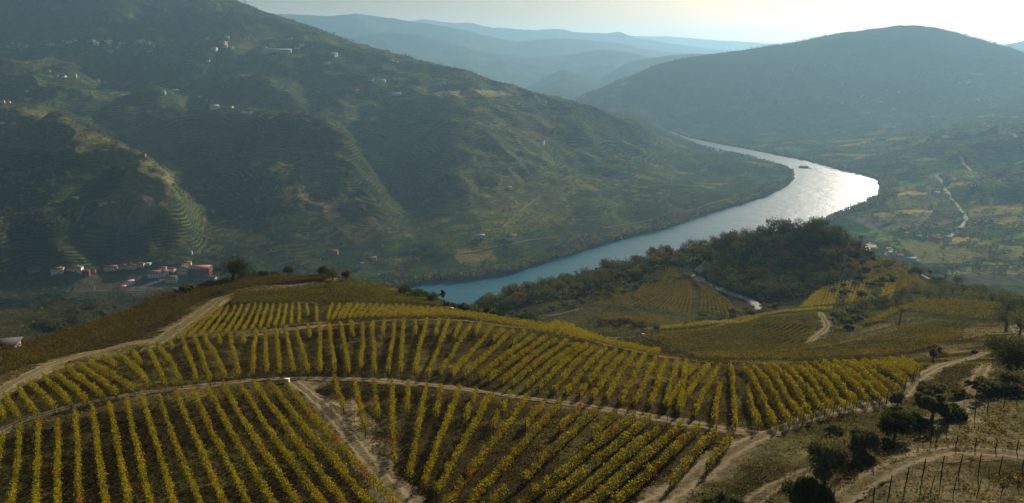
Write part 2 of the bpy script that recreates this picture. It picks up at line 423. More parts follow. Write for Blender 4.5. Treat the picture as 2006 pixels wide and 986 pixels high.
# ---------------------------------------------------------------- ground cover colours (what grows where)
U, V, T = to_px(X, Y, Zg)
def lerp(C, col, m):
    m = np.asarray(m)[..., None]; return C*(1-m)+np.array(col)*m
nz1 = fbm(X, Y, 160, 4, 61); nz2 = fbm(X, Y, 45, 4, 62); nz3 = fbm(X, Y, 9, 4, 63)
C = np.zeros(X.shape+(3,)); C[:] = (0.036, 0.045, 0.016)                          # scrub
vin = sstep(-0.15, 0.25, nz1+0.25*nz2)*far
C = lerp(C, (0.062, 0.085, 0.022), vin)
C = lerp(C, (0.11, 0.082, 0.04), sstep(0.3, 0.8, nz2)*0.5*far)
C = lerp(C, (0.022, 0.032, 0.013), sstep(0.2, 0.55, -nz1+0.3*nz2)*far)
terr = np.maximum(vin, 0.55)*sstep(8, 30, Z)*far*(1-sstep(2300, 3000, Y))
RB = np.where(Y < 1900, X > 0.39*Y, X > 670)                                  # right bank of the river
# parcels: plots with their own crop, hedges between
wx = X+fbm(X, Y, 140, 3, 301)*45; wy = Y+fbm(X, Y, 140, 3, 302)*45
ca, sa = math.cos(0.5), math.sin(0.5); gx_ = (wx*ca+wy*sa)/85.0; gy_ = (-wx*sa+wy*ca)/52.0
gy_ = gy_+0.5*(np.floor(gx_) % 2)
hsh = vnoise(np.floor(gx_), np.floor(gy_), 321); hs2 = vnoise(np.floor(gx_), np.floor(gy_), 322)
crop = np.array([(0.018,0.040,0.012),(0.05,0.12,0.02),(0.10,0.15,0.025),(0.30,0.22,0.03),(0.03,0.06,0.015),(0.03,0.07,0.015)])[np.clip((hsh*6).astype(int), 0, 5)]
edge_ = np.minimum(np.minimum(gx_ % 1, 1-gx_ % 1)*85, np.minimum(gy_ % 1, 1-gy_ % 1)*52)
crop = crop*(0.75+0.5*hs2)[..., None]
crop = crop*(1-0.75*(edge_ < 4)[..., None])+np.array((0.02, 0.03, 0.012))*0.75*(edge_ < 4)[..., None]
pw = far*np.where(RB, 0.92*(1-sstep(100, 260, Z)), 0.42*vin)
C = C*(1-pw[..., None])+crop*pw[..., None]
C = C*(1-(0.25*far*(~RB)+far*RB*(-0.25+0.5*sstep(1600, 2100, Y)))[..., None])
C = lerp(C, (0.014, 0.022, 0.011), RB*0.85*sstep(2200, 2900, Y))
# near hill: dry grass over dark soil
g1 = sstep(-0.3, 0.5, nz3+0.3*nz2)
C = np.where((far < 0.5)[..., None], np.array((0.041, 0.031, 0.013))*(1-g1[..., None])+np.array((0.064, 0.055, 0.018))*g1[..., None], C)
msc = sstep(190, 260, Y)*(1-far)
C = lerp(C, (0.045, 0.05, 0.018), msc*0.8)
C = lerp(C, (0.026, 0.034, 0.011), msc*sstep(-0.25, 0.25, fbm(X, Y, 22, 4, 66)))
C = lerp(C, (0.022, 0.032, 0.013), far*0.85*sstep(0.1, 0.4, fbm(X, Y, 90, 4, 67)))
def area(poly, t0, t1, soft=None):
    return (pip(U, V, poly) & (T > t0) & (T < t1)).astype(float)
DRY = (0.30, 0.24, 0.145)
def paint(poly, t0, t1, col, amt=1.0, noise=None, terrace=None):
    global C, terr
    m = area(poly, t0, t1)*amt
    if noise is not None: m = m*noise
    C = lerp(C, col, m)
    if terrace is not None: terr = terr*(1-m)+terrace*m
blot = sstep(-0.35, 0.35, nz3+0.2*nz2)
# plain fields and river-side parcels, right
for poly, col in [([(1735,383),(1850,380),(1880,400),(1880,415),(1740,408)], (0.10,0.10,0.035)), ([(1740,366),(1830,362),(1840,372),(1742,377)], (0.20,0.16,0.05)),
                  ([(1650,425),(1730,420),(1860,415),(1890,430),(1850,440),(1720,455),(1690,440)], (0.14,0.125,0.085)), ([(1900,395),(1950,390),(2006,400),(2000,418),(1900,425)], (0.24,0.18,0.05)),
                  ([(1940,430),(2006,420),(2040,430),(1950,442)], (0.28,0.21,0.05)), ([(1770,478),(1850,472),(1990,485),(2040,520),(1800,515)], (0.15,0.14,0.045)),
                  ([(1900,385),(1920,380),(1960,385),(1940,392)], (0.15,0.17,0.05)), ([(1820,392),(1850,388),(1870,400),(1830,402)], (0.15,0.16,0.05)),
                  ([(1840,530),(1900,525),(2060,515),(2060,560),(1900,560)], (0.19,0.17,0.055)), ([(1850,545),(1900,535),(2060,540),(2060,590),(1900,580)], (0.05,0.045,0.025))]:
    paint(poly, 850, 2200, col, 0.9, terrace=0.5)
# bright plateau and paler parcels on the opposite slope
paint([(830,184),(900,175),(980,178),(1005,186),(960,190),(850,190)], 1000, 2900, (0.22,0.20,0.045), 0.95, terrace=0)
paint([(500,112),(560,104),(610,108),(560,116)], 1000, 2900, (0.17,0.14,0.05), 0.9, terrace=0)
paint([(910,212),(980,206),(985,218),(920,220)], 1000, 2900, (0.18,0.14,0.05), 0.8, terrace=0)
paint([(165,430),(200,400),(250,350),(300,340),(345,335),(330,400),(300,430),(260,455),(200,440)], 1000, 2900, (0.15,0.125,0.07), 0.85, terrace=1)
paint([(0,200),(130,230),(340,335),(300,345),(150,300),(0,290)], 1000, 2900, (0.125,0.11,0.04), 0.7, terrace=0.9)
paint([(545,300),(600,240),(683,276),(660,330),(752,450),(700,480),(640,430),(560,400)], 1000, 2900, (0.13,0.095,0.05), 0.6, terrace=0.9)
paint([(880,245),(1060,220),(1080,300),(1130,440),(950,460),(900,350)], 1000, 2900, (0.10,0.10,0.03), 0.6, terrace=1)
paint([(920,320),(950,310),(985,330),(970,345),(925,342)], 1000, 2900, (0.06,0.09,0.025), 0.9, terrace=0)
# town floor, left
paint([(-50,545),(100,540),(440,535),(440,570),(-50,580)], 850, 1020, (0.085,0.07,0.035), 0.7, terrace=0)
paint([(250,540),(430,545),(430,568),(260,566)], 850, 1000, (0.12,0.12,0.12), 0.6, terrace=0)
# middle fields
paint([(1050,620),(1170,600),(1350,620),(1290,650),(1200,655),(1080,640)], 260, 600, (0.085,0.07,0.045), 0.8, sstep(-0.6,0.2,nz3))
paint([(1150,590),(1300,520),(1400,540),(1500,620),(1400,640),(1180,605)], 300, 600, (0.06,0.05,0.024), 0.9)
# near hill: worn ground beside tracks, pale banks, wedge and right-hand waste ground
paint([(595,748),(640,745),(700,790),(780,880),(860,990),(900,1300),(700,1300),(770,990),(700,890),(640,810)], 30, 140, DRY, 0.7, blot)
paint([(1440,848),(1520,845),(1600,812),(1760,780),(1860,700),(2100,640),(2400,640),(2400,1300),(1000,1300),(1270,990),(1400,905),(1470,860)], 30, 160, (0.085,0.08,0.034), 0.75, sstep(-0.4,0.4,nz3))
paint([(1580,960),(1660,930),(1740,860),(1850,790),(2100,740),(2400,740),(2400,1200),(1500,1200)], 30, 110, (0.155,0.125,0.068), 0.75, sstep(-0.3,0.4,fbm(X,Y,5,4,71)))
paint([(270,690),(330,640),(420,585),(520,560),(660,545),(660,556),(540,566),(450,590),(360,650),(330,672)], 130, 260, (0.21,0.17,0.085), 0.85, sstep(-0.9,0.1,nz3))
paint([(-10,760),(100,705),(330,655),(640,630),(640,645),(330,672),(110,725),(-10,790)], 100, 220, (0.19,0.155,0.075), 0.6, blot)
paint([(1800,690),(1900,640),(2006,600),(2006,700),(1850,720)], 120, 260, (0.13,0.11,0.05), 0.7, blot)
paint([(1520,690),(1580,650),(1620,620),(1700,630),(1780,640),(1700,665),(1560,690)], 150, 300, (0.12,0.10,0.05), 0.8, blot)
paint([(1640,628),(1760,600),(1840,625),(1760,645)], 150, 330, (0.095,0.085,0.04), 0.7, blot)
paint([(1380,500),(1450,455),(1600,440),(1700,480),(1650,560),(1620,600),(1500,600),(1380,560)], 300, 600, (0.018,0.022,0.009), 0.95)  # knoll ground: shade of its camera-facing side painted in as near-black
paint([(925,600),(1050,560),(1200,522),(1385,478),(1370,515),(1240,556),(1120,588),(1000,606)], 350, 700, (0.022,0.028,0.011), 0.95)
paint([(1000,610),(1100,590),(1300,535),(1380,560),(1500,610),(1400,636),(1200,652),(1000,625)], 250, 620, (0.045,0.045,0.018), 0.6)
paint([(0,618),(60,612),(80,640),(30,652),(0,650)], 350, 700, (0.10,0.075,0.04), 0.8)
paint([(-40,700),(-40,765),(60,716),(150,688),(240,668),(320,630),(420,575),(640,551),(640,535),(430,540),(200,600),(0,670)], 120, 300, (0.07,0.052,0.022), 0.9)
paint([(452,600),(640,594),(860,602),(860,570),(640,556),(460,577)], 150, 300, (0.07,0.066,0.02), 0.9)
C = np.clip(C, 0, 1)

idx = np.arange(NR*NC).reshape(NR, NC)
fc = np.stack([idx[:-1, :-1], idx[:-1, 1:], idx[1:, 1:], idx[1:, :-1]], -1).reshape(-1, 4)
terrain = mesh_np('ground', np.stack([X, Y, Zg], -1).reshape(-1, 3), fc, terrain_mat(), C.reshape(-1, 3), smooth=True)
fattr(terrain, 'terr', terr); fattr(terrain, 'near', 1-far)
tag(terrain, kind='structure')

# far land out to the horizon
def sheet(name, x0, x1, y0, y1, z, mat, kind='structure', nx=2, ny=2):
    xs = np.linspace(x0, x1, nx); ys = np.linspace(y0, y1, ny); gx, gy = np.meshgrid(xs, ys)
    i = np.arange(nx*ny).reshape(ny, nx)
    f = np.stack([i[:-1, :-1], i[:-1, 1:], i[1:, 1:], i[1:, :-1]], -1).reshape(-1, 4)
    return tag(mesh_np(name, np.stack([gx, gy, np.full(gx.shape, z)], -1).reshape(-1, 3), f, mat), kind=kind)
river = sheet('river', -1500, 2400, 480, 4200, 0.0, water_mat())
MFAR = simple_mat('distant_woodland', (0.045, 0.055, 0.025), 0.95, 0.35, 0.004, 6.0)
sheet('far_ground', -18000, 18000, 7900, 17000, 40.0, MFAR)
# distant ranges, each a body of hills with its own ridge line
def spine(name, ridge, seed, depth=1400, rough=22, base=30):
    """ridge: (u, v, t); a solid range: rises from the front foot to the crest and falls behind"""
    u = np.array([r[0] for r in ridge], float); uu = np.linspace(u[0], u[-1], 420)
    vv = np.interp(uu, u, [r[1] for r in ridge]); tt = np.interp(uu, u, [r[2] for r in ridge])
    kern = np.hanning(9); kern /= kern.sum(); vv = np.convolve(np.pad(vv, 4, 'edge'), kern, 'valid')
    x, y, z = at_depth(uu, vv, tt)
    m = 60; s = np.linspace(-1, 1, m)[:, None]
    d = np.hypot(x, y); px = x/d; py = y/d
    GX = x+px*s*depth; GY = y+py*s*depth
    prof = (1-np.abs(s))**0.9
    nn = 1-np.abs(fbm(GX, GY, depth*0.45, 5, seed, 0.55))
    H = base+(z-base)*prof*(1-0.35*(1-nn)*(np.abs(s) > 0.03)*np.minimum(1, np.abs(s)*6))
    H += fbm(GX, GY, 150, 3, seed+3)*rough*0.35
    i = np.arange(m*420).reshape(m, 420)
    f = np.stack([i[:-1, :-1], i[:-1, 1:], i[1:, 1:], i[1:, :-1]], -1).reshape(-1, 4)
    return tag(mesh_np(name, np.stack([GX, GY, H], -1).reshape(-1, 3), f, MFAR, smooth=True), kind='structure')
spine('hills', [(960,230,5200),(1030,176,5200),(1070,150,5300),(1105,135,5300),(1140,146,5300),(1180,152,5400),(1230,122,5500),(1300,109,5600),(1420,101,5600),(1500,100,5600),(1600,115,5600),(1750,120,5600)], 301, 1500)
spine('hills', [(480,20,7600),(560,26,7600),(640,30,7600),(700,25,7700),(740,31,7700),(800,40,7800),(880,52,7900),(960,70,8000),(1010,80,8200),(1070,75,8200),(1150,77,8300),(1220,86,8400),(1300,102,8400),(1380,108,8400),(1500,125,8400)], 302, 2200)
spine('hills', [(300,45,10500),(560,42,10500),(720,40,10500),(780,42,10500),(830,37,10500),(880,44,10500),(920,42,10500),(960,52,10500),(1050,58,10500),(1090,55,10500),(1130,62,10500),(1190,64,10500),(1215,62,10500),(1240,72,10500),(1300,83,10500),(1400,97,10500),(1520,104,10500)], 303, 1500)
spine('hills', [(560,90,6700),(680,74,6700),(760,62,6700),(820,66,6700),(880,84,6700),(960,104,6700),(1040,112,6700),(1110,108,6700),(1180,96,6700),(1240,104,6700),(1300,118,6700),(1400,130,6700)], 307, 1400)
spine('hills', [(1200,70,14000),(1310,71,14000),(1400,78,14000),(1500,84,14000),(1600,92,14000),(1800,90,14000)], 304, 2500)
spine('hills', [(1850,120,7600),(1940,92,7600),(2006,80,7600),(2150,70,7600),(2400,90,7600)], 305, 1800)
spine('hills', [(430,0,3300),(500,15,3350),(560,34,3400),(620,52,3450),(680,78,3500),(760,100,3500),(850,125,3500),(950,165,3500)], 306, 500, 10, 120)

# ---------------------------------------------------------------- haze
def haze_box():
    m, nt, out = new_mat('valley_haze')
    v = N(nt, 'ShaderNodeVolumePrincipled')
    v.inputs['Color'].default_value = (0.39, 0.70, 0.96, 1); v.inputs['Density'].default_value = 0.000088
    v.inputs['Anisotropy'].default_value = 0.36
    nt.links.new(v.outputs[0], out.inputs['Volume'])
    x0, x1, y0, y1, z0_, z1 = -19000, 19000, -3000, 17500, -8, 790
    vs = [(x, y, z) for z in (z0_, z1) for y in (y0, y1) for x in (x0, x1)]
    o = mesh_np('haze', vs, [(0,2,3,1),(4,5,7,6),(0,1,5,4),(2,6,7,3),(0,4,6,2),(1,3,7,5)], m)
    return tag(o, kind='stuff')
haze_box()
# ---------------------------------------------------------------- leaves, tubes
def leaf_quads(c, size, r=None, flat=0.0, asp=0.75):
    """c (n,3) centres, size (n,), random facing; returns verts (4n,3), faces (n,4)"""
    r = r or rng
    n = len(c)
    a = r.normal(size=(n, 3)); a[:, 2] *= (1-flat); a /= np.linalg.norm(a, axis=1)[:, None]+1e-9
    b = r.normal(size=(n, 3)); b -= (a*b).sum(1)[:, None]*a; b /= np.linalg.norm(b, axis=1)[:, None]+1e-9
    s = np.asarray(size)[:, None]*0.5
    j = r.uniform(0.7, 1.2, (n, 4, 1))
    v = np.stack([c-a*s, c+b*s*asp, c+a*s, c-b*s*asp], 1)
    v = c[:, None]+(v-c[:, None])*j
    return v.reshape(-1, 3), np.arange(4*n).reshape(n, 4)
def tube(path, radii, sides=6):
    path = np.asarray(path, float); m = len(path); V_ = []; F_ = []
    for i in range(m):
        d = path[min(i+1, m-1)]-path[max(i-1, 0)]; d /= np.linalg.norm(d)+1e-9
        a = np.cross(d, (0.3, 0.9, 0.2) if abs(d[1]) < 0.8 else (1, 0, 0)); a /= np.linalg.norm(a); b = np.cross(d, a)
        for k in range(sides):
            t = 2*math.pi*k/sides; V_.append(path[i]+radii[i]*(a*math.cos(t)+b*math.sin(t)))
    for i in range(m-1):
        for k in range(sides):
            F_.append((i*sides+k, i*sides+(k+1) % sides, (i+1)*sides+(k+1) % sides, (i+1)*sides+k))
    if sides == 4 or sides == 6:
        e = (m-1)*sides
        F_.append((e, e+1, e+2, e+3))
        if sides == 6: F_.append((e, e+3, e+4, e+5))
    return np.array(V_), np.array(F_)
def join(parts):
    V_ = []; F_ = []; o = 0
    for v, f in parts:
        V_.append(v); F_.append(np.asarray(f)+o); o += len(v)
    return np.concatenate(V_), np.concatenate(F_)

ONES = 'zeroth first second third fourth fifth sixth seventh eighth ninth tenth eleventh twelfth thirteenth fourteenth fifteenth sixteenth seventeenth eighteenth nineteenth'.split()
TENS = {2: 'twent', 3: 'thirt', 4: 'fort', 5: 'fift', 6: 'sixt', 7: 'sevent', 8: 'eight', 9: 'ninet'}
def ordw(n):
    if n < 20: return ONES[n]
    if n >= 100: return 'hundred and '+ordw(n-100)
    t, o = divmod(n, 10)
    return TENS[t]+('ieth' if o == 0 else 'y-'+ONES[o])

# ---------------------------------------------------------------- dirt tracks and roads
def track_mat(name, base, grass, ruts):
    m, nt, out = new_mat(name)
    g = N(nt, 'ShaderNodeNewGeometry'); pos = g.outputs['Position']
    at = N(nt, 'ShaderNodeAttribute'); at.attribute_name = 'across'
    a = mathn(nt, 'ABSOLUTE', at.outputs['Fac'])
    wav = mathn(nt, 'ADD', a, ramp(nt, noise_fac(nt, 0.7, 4, 0.7, pos), 0.2, 0.8, -0.28, 0.28))
    rut = mathn(nt, 'SUBTRACT', 1.0, mathn(nt, 'MULTIPLY', mathn(nt, 'ABSOLUTE', mathn(nt, 'SUBTRACT', wav, 0.45)), ruts))
    rut = ramp(nt, rut, 0.15, 0.75)
    tuft = ramp(nt, noise_fac(nt, 1.6, 5, 0.7, pos), 0.38, 0.62)
    c = mixc(nt, rut, mixc(nt, tuft, grass, tuple(x*0.75 for x in base)), base)
    c = mixc(nt, 1.0, c, mixc(nt, noise_fac(nt, 5.0, 5, 0.75, pos), (0.55, 0.55, 0.55), (1.35, 1.35, 1.35)), 'MULTIPLY')
    b = N(nt, 'ShaderNodeBsdfPrincipled'); b.inputs['Roughness'].default_value = 0.95; b.inputs['Specular IOR Level'].default_value = 0.0
    nt.links.new(c, b.inputs['Base Color'])
    bp = N(nt, 'ShaderNodeBump'); bp.inputs['Distance'].default_value = 0.12; bp.inputs['Strength'].default_value = 0.8
    nt.links.new(mathn(nt, 'SUBTRACT', noise_fac(nt, 2.5, 5, 0.7, pos), mathn(nt, 'MULTIPLY', rut, 0.5)), bp.inputs['Height']); nt.links.new(bp.outputs[0], b.inputs['Normal'])
    nt.links.new(b.outputs[0], out.inputs[0])
    return m
MTRACK = track_mat('dry_earth_track', (0.235, 0.185, 0.112), (0.085, 0.075, 0.03), 3.6)
MFAINT = track_mat('worn_grass_track', (0.21, 0.17, 0.085), (0.11, 0.095, 0.04), 4.5)
MROAD = track_mat('pale_road', (0.46, 0.42, 0.36), (0.40, 0.36, 0.30), 0.5)
MTAR = track_mat('grey_road', (0.16, 0.16, 0.16), (0.14, 0.14, 0.13), 0.3)
def ribbon(name, pix, width, mat, lift=0.07, step=0.5, rag=0.25, na=9, world=None):
    P = world if world is not None else pline(pix, step=step)
    d = np.gradient(P, axis=0); d /= np.hypot(d[:, 0], d[:, 1])[:, None]+1e-9
    nrm = np.stack([-d[:, 1], d[:, 0]], 1)
    if not isinstance(width, (int, float)):
        width = np.interp(np.linspace(0, 1, len(P)), np.linspace(0, 1, len(width)), width)
    else: width = np.full(len(P), width)
    s = np.linspace(-1, 1, na)
    w = width[:, None]*0.5*s[None]
    edge = np.abs(s)[None]**3*np.sign(s)[None]
    w = w+edge*(rng.random((len(P), na))-0.5)*width[:, None]*rag+edge*fbm(P[:, 0], P[:, 1], 4, 2, 9)[:, None]*width[:, None]*rag
    x = P[:, 0, None]+nrm[:, 0, None]*w; y = P[:, 1, None]+nrm[:, 1, None]*w
    z = ground(x, y)+lift*(1-np.abs(s)[None]**6)*1.0+0.015
    i = np.arange(len(P)*na).reshape(len(P), na)
    f = np.stack([i[:-1, :-1], i[:-1, 1:], i[1:, 1:], i[1:, :-1]], -1).reshape(-1, 4)[:, ::-1]
    o = mesh_np(name, np.stack([x, y, z], -1).reshape(-1, 3), f, mat, smooth=True)
    fattr(o, 'across', np.tile(s, (len(P), 1)))
    return tag(o, kind='structure')
TM = [(-40,862),(60,820),(150,795),(300,768),(450,750),(560,743),(640,743),(740,746),(860,757),(960,771),(1080,787),(1180,802),(1300,822),(1400,838),(1480,850),(1530,852)]
ribbon('dirt_track', TM, [2.2,2.2,2.5,2.8,2.6,2.0,2.0,2.4,3.2], MTRACK)
ribbon('dirt_track', [(575,748),(640,800),(680,850),(740,925),(810,1010),(850,1100)], [2.2,2.6,2.8,3.2,3.6], MTRACK)
ribbon('dirt_track', [(1180,1060),(1290,982),(1400,908),(1500,852),(1600,815),(1720,792),(1765,775),(1800,742),(1850,715),(1930,690)], [4.0,4.0,3.8,3.0,2.5,2.2,2.2], MTRACK)
ribbon('dirt_track', [(1560,1060),(1640,986),(1720,930),(1790,898),(1860,884),(1930,885),(2010,894),(2120,915)], [4.6,4.0,3.6,3.6], MTRACK)
ribbon('dirt_track', [(1440,1010),(1500,965),(1560,935),(1640,905)], 2.6, MTRACK)
ribbon('dirt_track', [(-40,790),(0,768),(60,733),(130,705),(230,680),(330,664),(430,655),(560,645),(640,638)], 3.6, MFAINT)
ribbon('dirt_track', [(300,676),(350,642),(400,608),(440,582),(520,568),(640,558)], [6.5,7.5,5,3.5,2.5,2.2], MFAINT)
ribbon('dirt_track', [(640,638),(760,628),(900,628),(1020,642),(1150,665),(1290,698),(1400,712)], 1.8, MFAINT)
ribbon('dirt_track', [(1580,676),(1606,655),(1620,640),(1612,622),(1600,612)], 3.0, MTRACK, lift=0.12)
ribbon('dirt_track', [(1400,696),(1500,690),(1600,679),(1700,660),(1760,645)], 2.0, MTRACK, lift=0.1)
ribbon('dirt_track', [(1190,662),(1290,652),(1400,640),(1500,622),(1560,614)], 1.8, MTRACK, lift=0.1)
ribbon('dirt_track', [(2050,680),(2000,655),(1986,640),(1984,630)], 3.0, MTRACK, lift=0.1)
ribbon('dirt_track', [(1068,622),(1090,618),(1140,605)], 2.2, MTRACK, lift=0.3)
ribbon('dirt_track', [(1880,810),(1905,770),(1920,735),(1935,712)], 2.4, MTRACK)
ribbon('road', [(1392,505),(1376,522),(1364,537),(1370,548),(1400,562),(1440,578),(1475,592),(1490,608)], [3.5,5,6,5,4,4], MROAD, lift=0.4, rag=0.08)
ribbon('road', [(1620,488),(1650,492),(1690,502),(1760,527),(1800,537),(1850,558)], 3.0, MROAD, lift=0.5, rag=0.1)
ribbon('road', [(-60,598),(0,588),(60,580),(130,573),(200,571),(250,571),(300,569)], 4.0, MFAINT, lift=0.8, step=3, rag=0.05)
ribbon('road', [(905,497),(960,487),(1000,479),(1035,472),(1090,466)], 4.0, MFAINT, lift=1.0, step=3, rag=0.1)
ribbon('road', [(1180,448),(1230,440),(1300,425),(1400,397),(1440,388),(1480,375)], 4.0, MFAINT, lift=1.0, step=3, rag=0.1)
ribbon('road', [(978,458),(1000,430),(1030,405),(1060,382)], 4.0, MFAINT, lift=1.0, step=3, rag=0.1)
ribbon('road', [(150,435),(160,415),(180,395),(230,375),(280,352),(320,335)], 3.5, MFAINT, lift=1.0, step=3, rag=0.1)
ribbon('road', [(1833,345),(1848,362),(1860,385),(1875,403),(1888,420),(1891,435),(1868,458),(1850,472)], [8,6,6,6,8,8], MROAD, lift=1.2, step=3, rag=0.08)
ribbon('road', [(1740,486),(1746,492),(1738,500),(1760,508),(1800,512)], 8.0, MROAD, lift=1.2, step=3, rag=0.08)
ribbon('road', [(1881,309),(1886,318),(1895,328),(1903,336)], 7.0, MROAD, lift=2, step=5, rag=0.08)
ribbon('road', [(1957,249),(1966,262),(1972,252),(1980,262),(1990,270)], 9.0, MROAD, lift=2, step=5, rag=0.08)
ribbon('road', [(1718,490),(1700,486),(1690,492)], 9.0, MROAD, lift=1.2, step=3, rag=0.08)

# ---------------------------------------------------------------- vine rows
MVINE = leaf_mat('vine_leaves', 0.38)
MWOOD = simple_mat('weathered_vine_wood', (0.10, 0.075, 0.05), 0.9, 0.3, 6.0)
MPOST = simple_mat('dark_steel_post', (0.06, 0.05, 0.045), 0.7, 0.3, 5.0)
YEL = np.array((0.33, 0.275, 0.018)); OLI = np.array((0.15, 0.15, 0.018)); RED = np.array((0.30, 0.10, 0.02)); BRN = np.array((0.13, 0.075, 0.022))
def vine_leaves(P, h=1.65, wid=0.15, per=160, size=(0.10, 0.21), tone=(0.65, 0.33, 0.02), seed=0, low=0.3, gaps=0.1, YEL=YEL, OLI=OLI):
    """leaf cloud of one trellised row along the world polyline P"""
    r = np.random.default_rng(seed+1000)
    L = np.concatenate([[0], np.cumsum(np.hypot(*np.diff(P, axis=0).T))]); tot = L[-1]
    n = max(12, int(tot*per)); s = r.random(n)*tot
    # every vine is a lump of its own, about 1.1 m apart, with its own vigour
    vig = 0.72+0.42*vnoise(s/1.1, s*0+seed, 3)+0.16*vnoise(s/4.3, s*0+seed, 4)
    keep = vnoise(s/1.3, s*0+seed*3.1, 9) > gaps*vnoise(s/9.0, s*0+seed, 10)*2
    s = s[keep]; vig = vig[keep]; n = len(s)
    x = np.interp(s, L, P[:, 0]); y = np.interp(s, L, P[:, 1])
    d = np.gradient(P, axis=0); d /= np.hypot(d[:, 0], d[:, 1])[:, None]+1e-9
    dx = np.interp(s, L, d[:, 0]); dy = np.interp(s, L, d[:, 1])
    q = r.beta(1.6, 1.25, n)
    top = h*vig
    zz = low*h+(top-low*h)*q+0.06*r.normal(size=n)
    lat = r.normal(size=n)*wid*(0.45+0.75*np.sin(np.pi*np.clip(q*0.8+0.12, 0, 1)))*vig+(vnoise(s/0.9, s*0+seed, 12)-0.5)*wid
    # straggling shoots
    sh = r.random(n) < 0.05; zz[sh] += r.random(sh.sum())*0.3
    c = np.stack([x-dy*lat, y+dx*lat, ground(x, y)+zz], 1)
    yel, oli, red = tone
    k = r.random(n)+0.45*(vnoise(s/3.0, s*0+seed, 20)-0.5)
    base = np.where((k < yel)[:, None], YEL, OLI)
    base = np.where((k > 1.02)[:, None], BRN, base)
    rp = (vnoise(s/1.6, s*0+seed, 33) > 0.985-red*2.2) & (r.random(n) < 0.6)
    base = np.where(rp[:, None], RED, base)
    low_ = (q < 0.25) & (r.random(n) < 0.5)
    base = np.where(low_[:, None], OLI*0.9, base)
    base = base*r.uniform(0.6, 1.25, (n, 1))
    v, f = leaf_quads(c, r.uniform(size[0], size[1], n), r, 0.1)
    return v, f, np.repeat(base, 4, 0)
vine_list = []   # (block name, order key, object)
def vine_row(P, block, seed, parts=True, fname='vine_row', **kw):
    P = np.asarray(P); mid = P[len(P)//2]; base = np.array([P[0][0], P[0][1], float(ground(*P[0]))])
    v, f, c = vine_leaves(P, seed=seed, **kw)
    if parts:
        root = empty('vine_row', base)
        mesh_np('foliage', v-base, f, MVINE, c, root)
        L = np.concatenate([[0], np.cumsum(np.hypot(*np.diff(P, axis=0).T))])
        st = []
        for s in np.arange(0.5, L[-1], 1.1):
            x = np.interp(s, L, P[:, 0])+random.uniform(-.06, .06); y = np.interp(s, L, P[:, 1])+random.uniform(-.06, .06); z = float(ground(x, y))
            st.append(tube([(x, y, z-.05), (x+random.uniform(-.08, .08), y, z+.4), (x+random.uniform(-.1, .1), y, z+.85)], [.05, .035, .03], 4))
        if st:
            sv, sf = join(st); mesh_np('stems', sv-base, sf, MWOOD, None, root)['kind'] = 'stuff'
        for e in (0, -1):
            x, y = P[e]; z = float(ground(x, y))
            pv, pf = tube([(x, y, z-.1), (x+.03, y, z+1.75)], [.045, .04], 4)
            mesh_np('end_post', pv-base, pf, MPOST, None, root)
    else:
        root = mesh_np('vine_row', v-base, f, MVINE, c); root.location = base
    vine_list.append((block, float(mid[0]), root))
    return root
def row_px(a, b, block, seed, ext=None, **kw):
    """a, b: pixel ends of the crest of a row; found on a level 1.1 m above the soil"""
    x, y, z = hit([a[0], b[0]], [a[1], b[1]], 1.1)
    A_, B_ = np.array([x[0], y[0]]), np.array([x[1], y[1]])
    if ext: B_ = B_+(B_-A_)/np.hypot(*(B_-A_))*ext
    m = max(3, int(np.hypot(*(B_-A_))/1.0)); t = np.linspace(0, 1, m)[:, None]
    P = A_*(1-t)+B_*t
    d = (B_-A_)/np.hypot(*(B_-A_)); w = (fbm(t[:, 0]*9+seed*5.3, t[:, 0]*0, 3, 2, 77)*0.12)[:, None]
    vine_row(P+np.array([-d[1], d[0]])*w, block, seed, **kw)

def cz(o, z=2.8586):                              # coordinates read off an enlarged crop
    return lambda p: (o[0]+p[0]/z, o[1]+p[1]/z)
c1 = cz((0, 641)); c2 = cz((650, 641)); c3 = cz((1306, 641)); c4 = cz((0, 320)); c5 = cz((650, 320))
seed = 0
S1 = [((18,600),(-60,985)),((120,560),(70,985)),((220,530),(200,985)),((322,520),(325,985)),((425,475),(450,985)),((520,450),(590,985)),((610,425),(725,985)),((710,410),(850,985)),((803,395),(985,985)),((893,385),(1118,985)),((983,360),(1255,985)),((1075,350),(1390,985)),((1160,345),(1530,985)),((1250,330),(1660,985)),((1340,325),(1800,985)),((1428,318),(1935,985)),((1515,310),(2070,985)),((1600,315),(2210,985))]
for a, b in S1:
    seed += 1; row_px(c1(a), c1(b), 'S1', seed, ext=14, gaps=0.03, tone=(0.62, 0.33, 0.02 if a[0] < 1200 else 0.05))
S2 = [((10,285),(65,450)),((125,290),(185,580)),((230,300),(260,490)),((335,305),(348,750)),((428,315),(422,455)),((530,320),(435,820)),((615,335),(580,490)),((715,340),(505,870)),((808,350),(750,510)),((898,370),(588,920)),((995,380),(955,460)),((930,480),(900,550)),((1090,395),(650,985)),((1190,420),(1080,550)),((1285,420),(760,985)),((1395,440),(1275,570)),((1485,460),(1070,850)),((985,905),(905,985)),((1595,475),(1455,605)),((1700,490),(1050,985)),((1785,500),(1190,985)),((1880,520),(1310,985)),((1965,540),(1450,985))]
for a, b in S2:
    seed += 1; row_px(c2(a), c2(b), 'S2', seed, ext=(8 if b[1] == 985 else None), gaps=0.12, tone=(0.52, 0.4, 0.045))
for a, b in [((185,550),(-290,985)),((275,580),(10,870)),((362,612),(222,775))]:
    seed += 1; row_px(c3(a), c3(b), 'S2', seed, gaps=0.1, tone=(0.52, 0.4, 0.045))
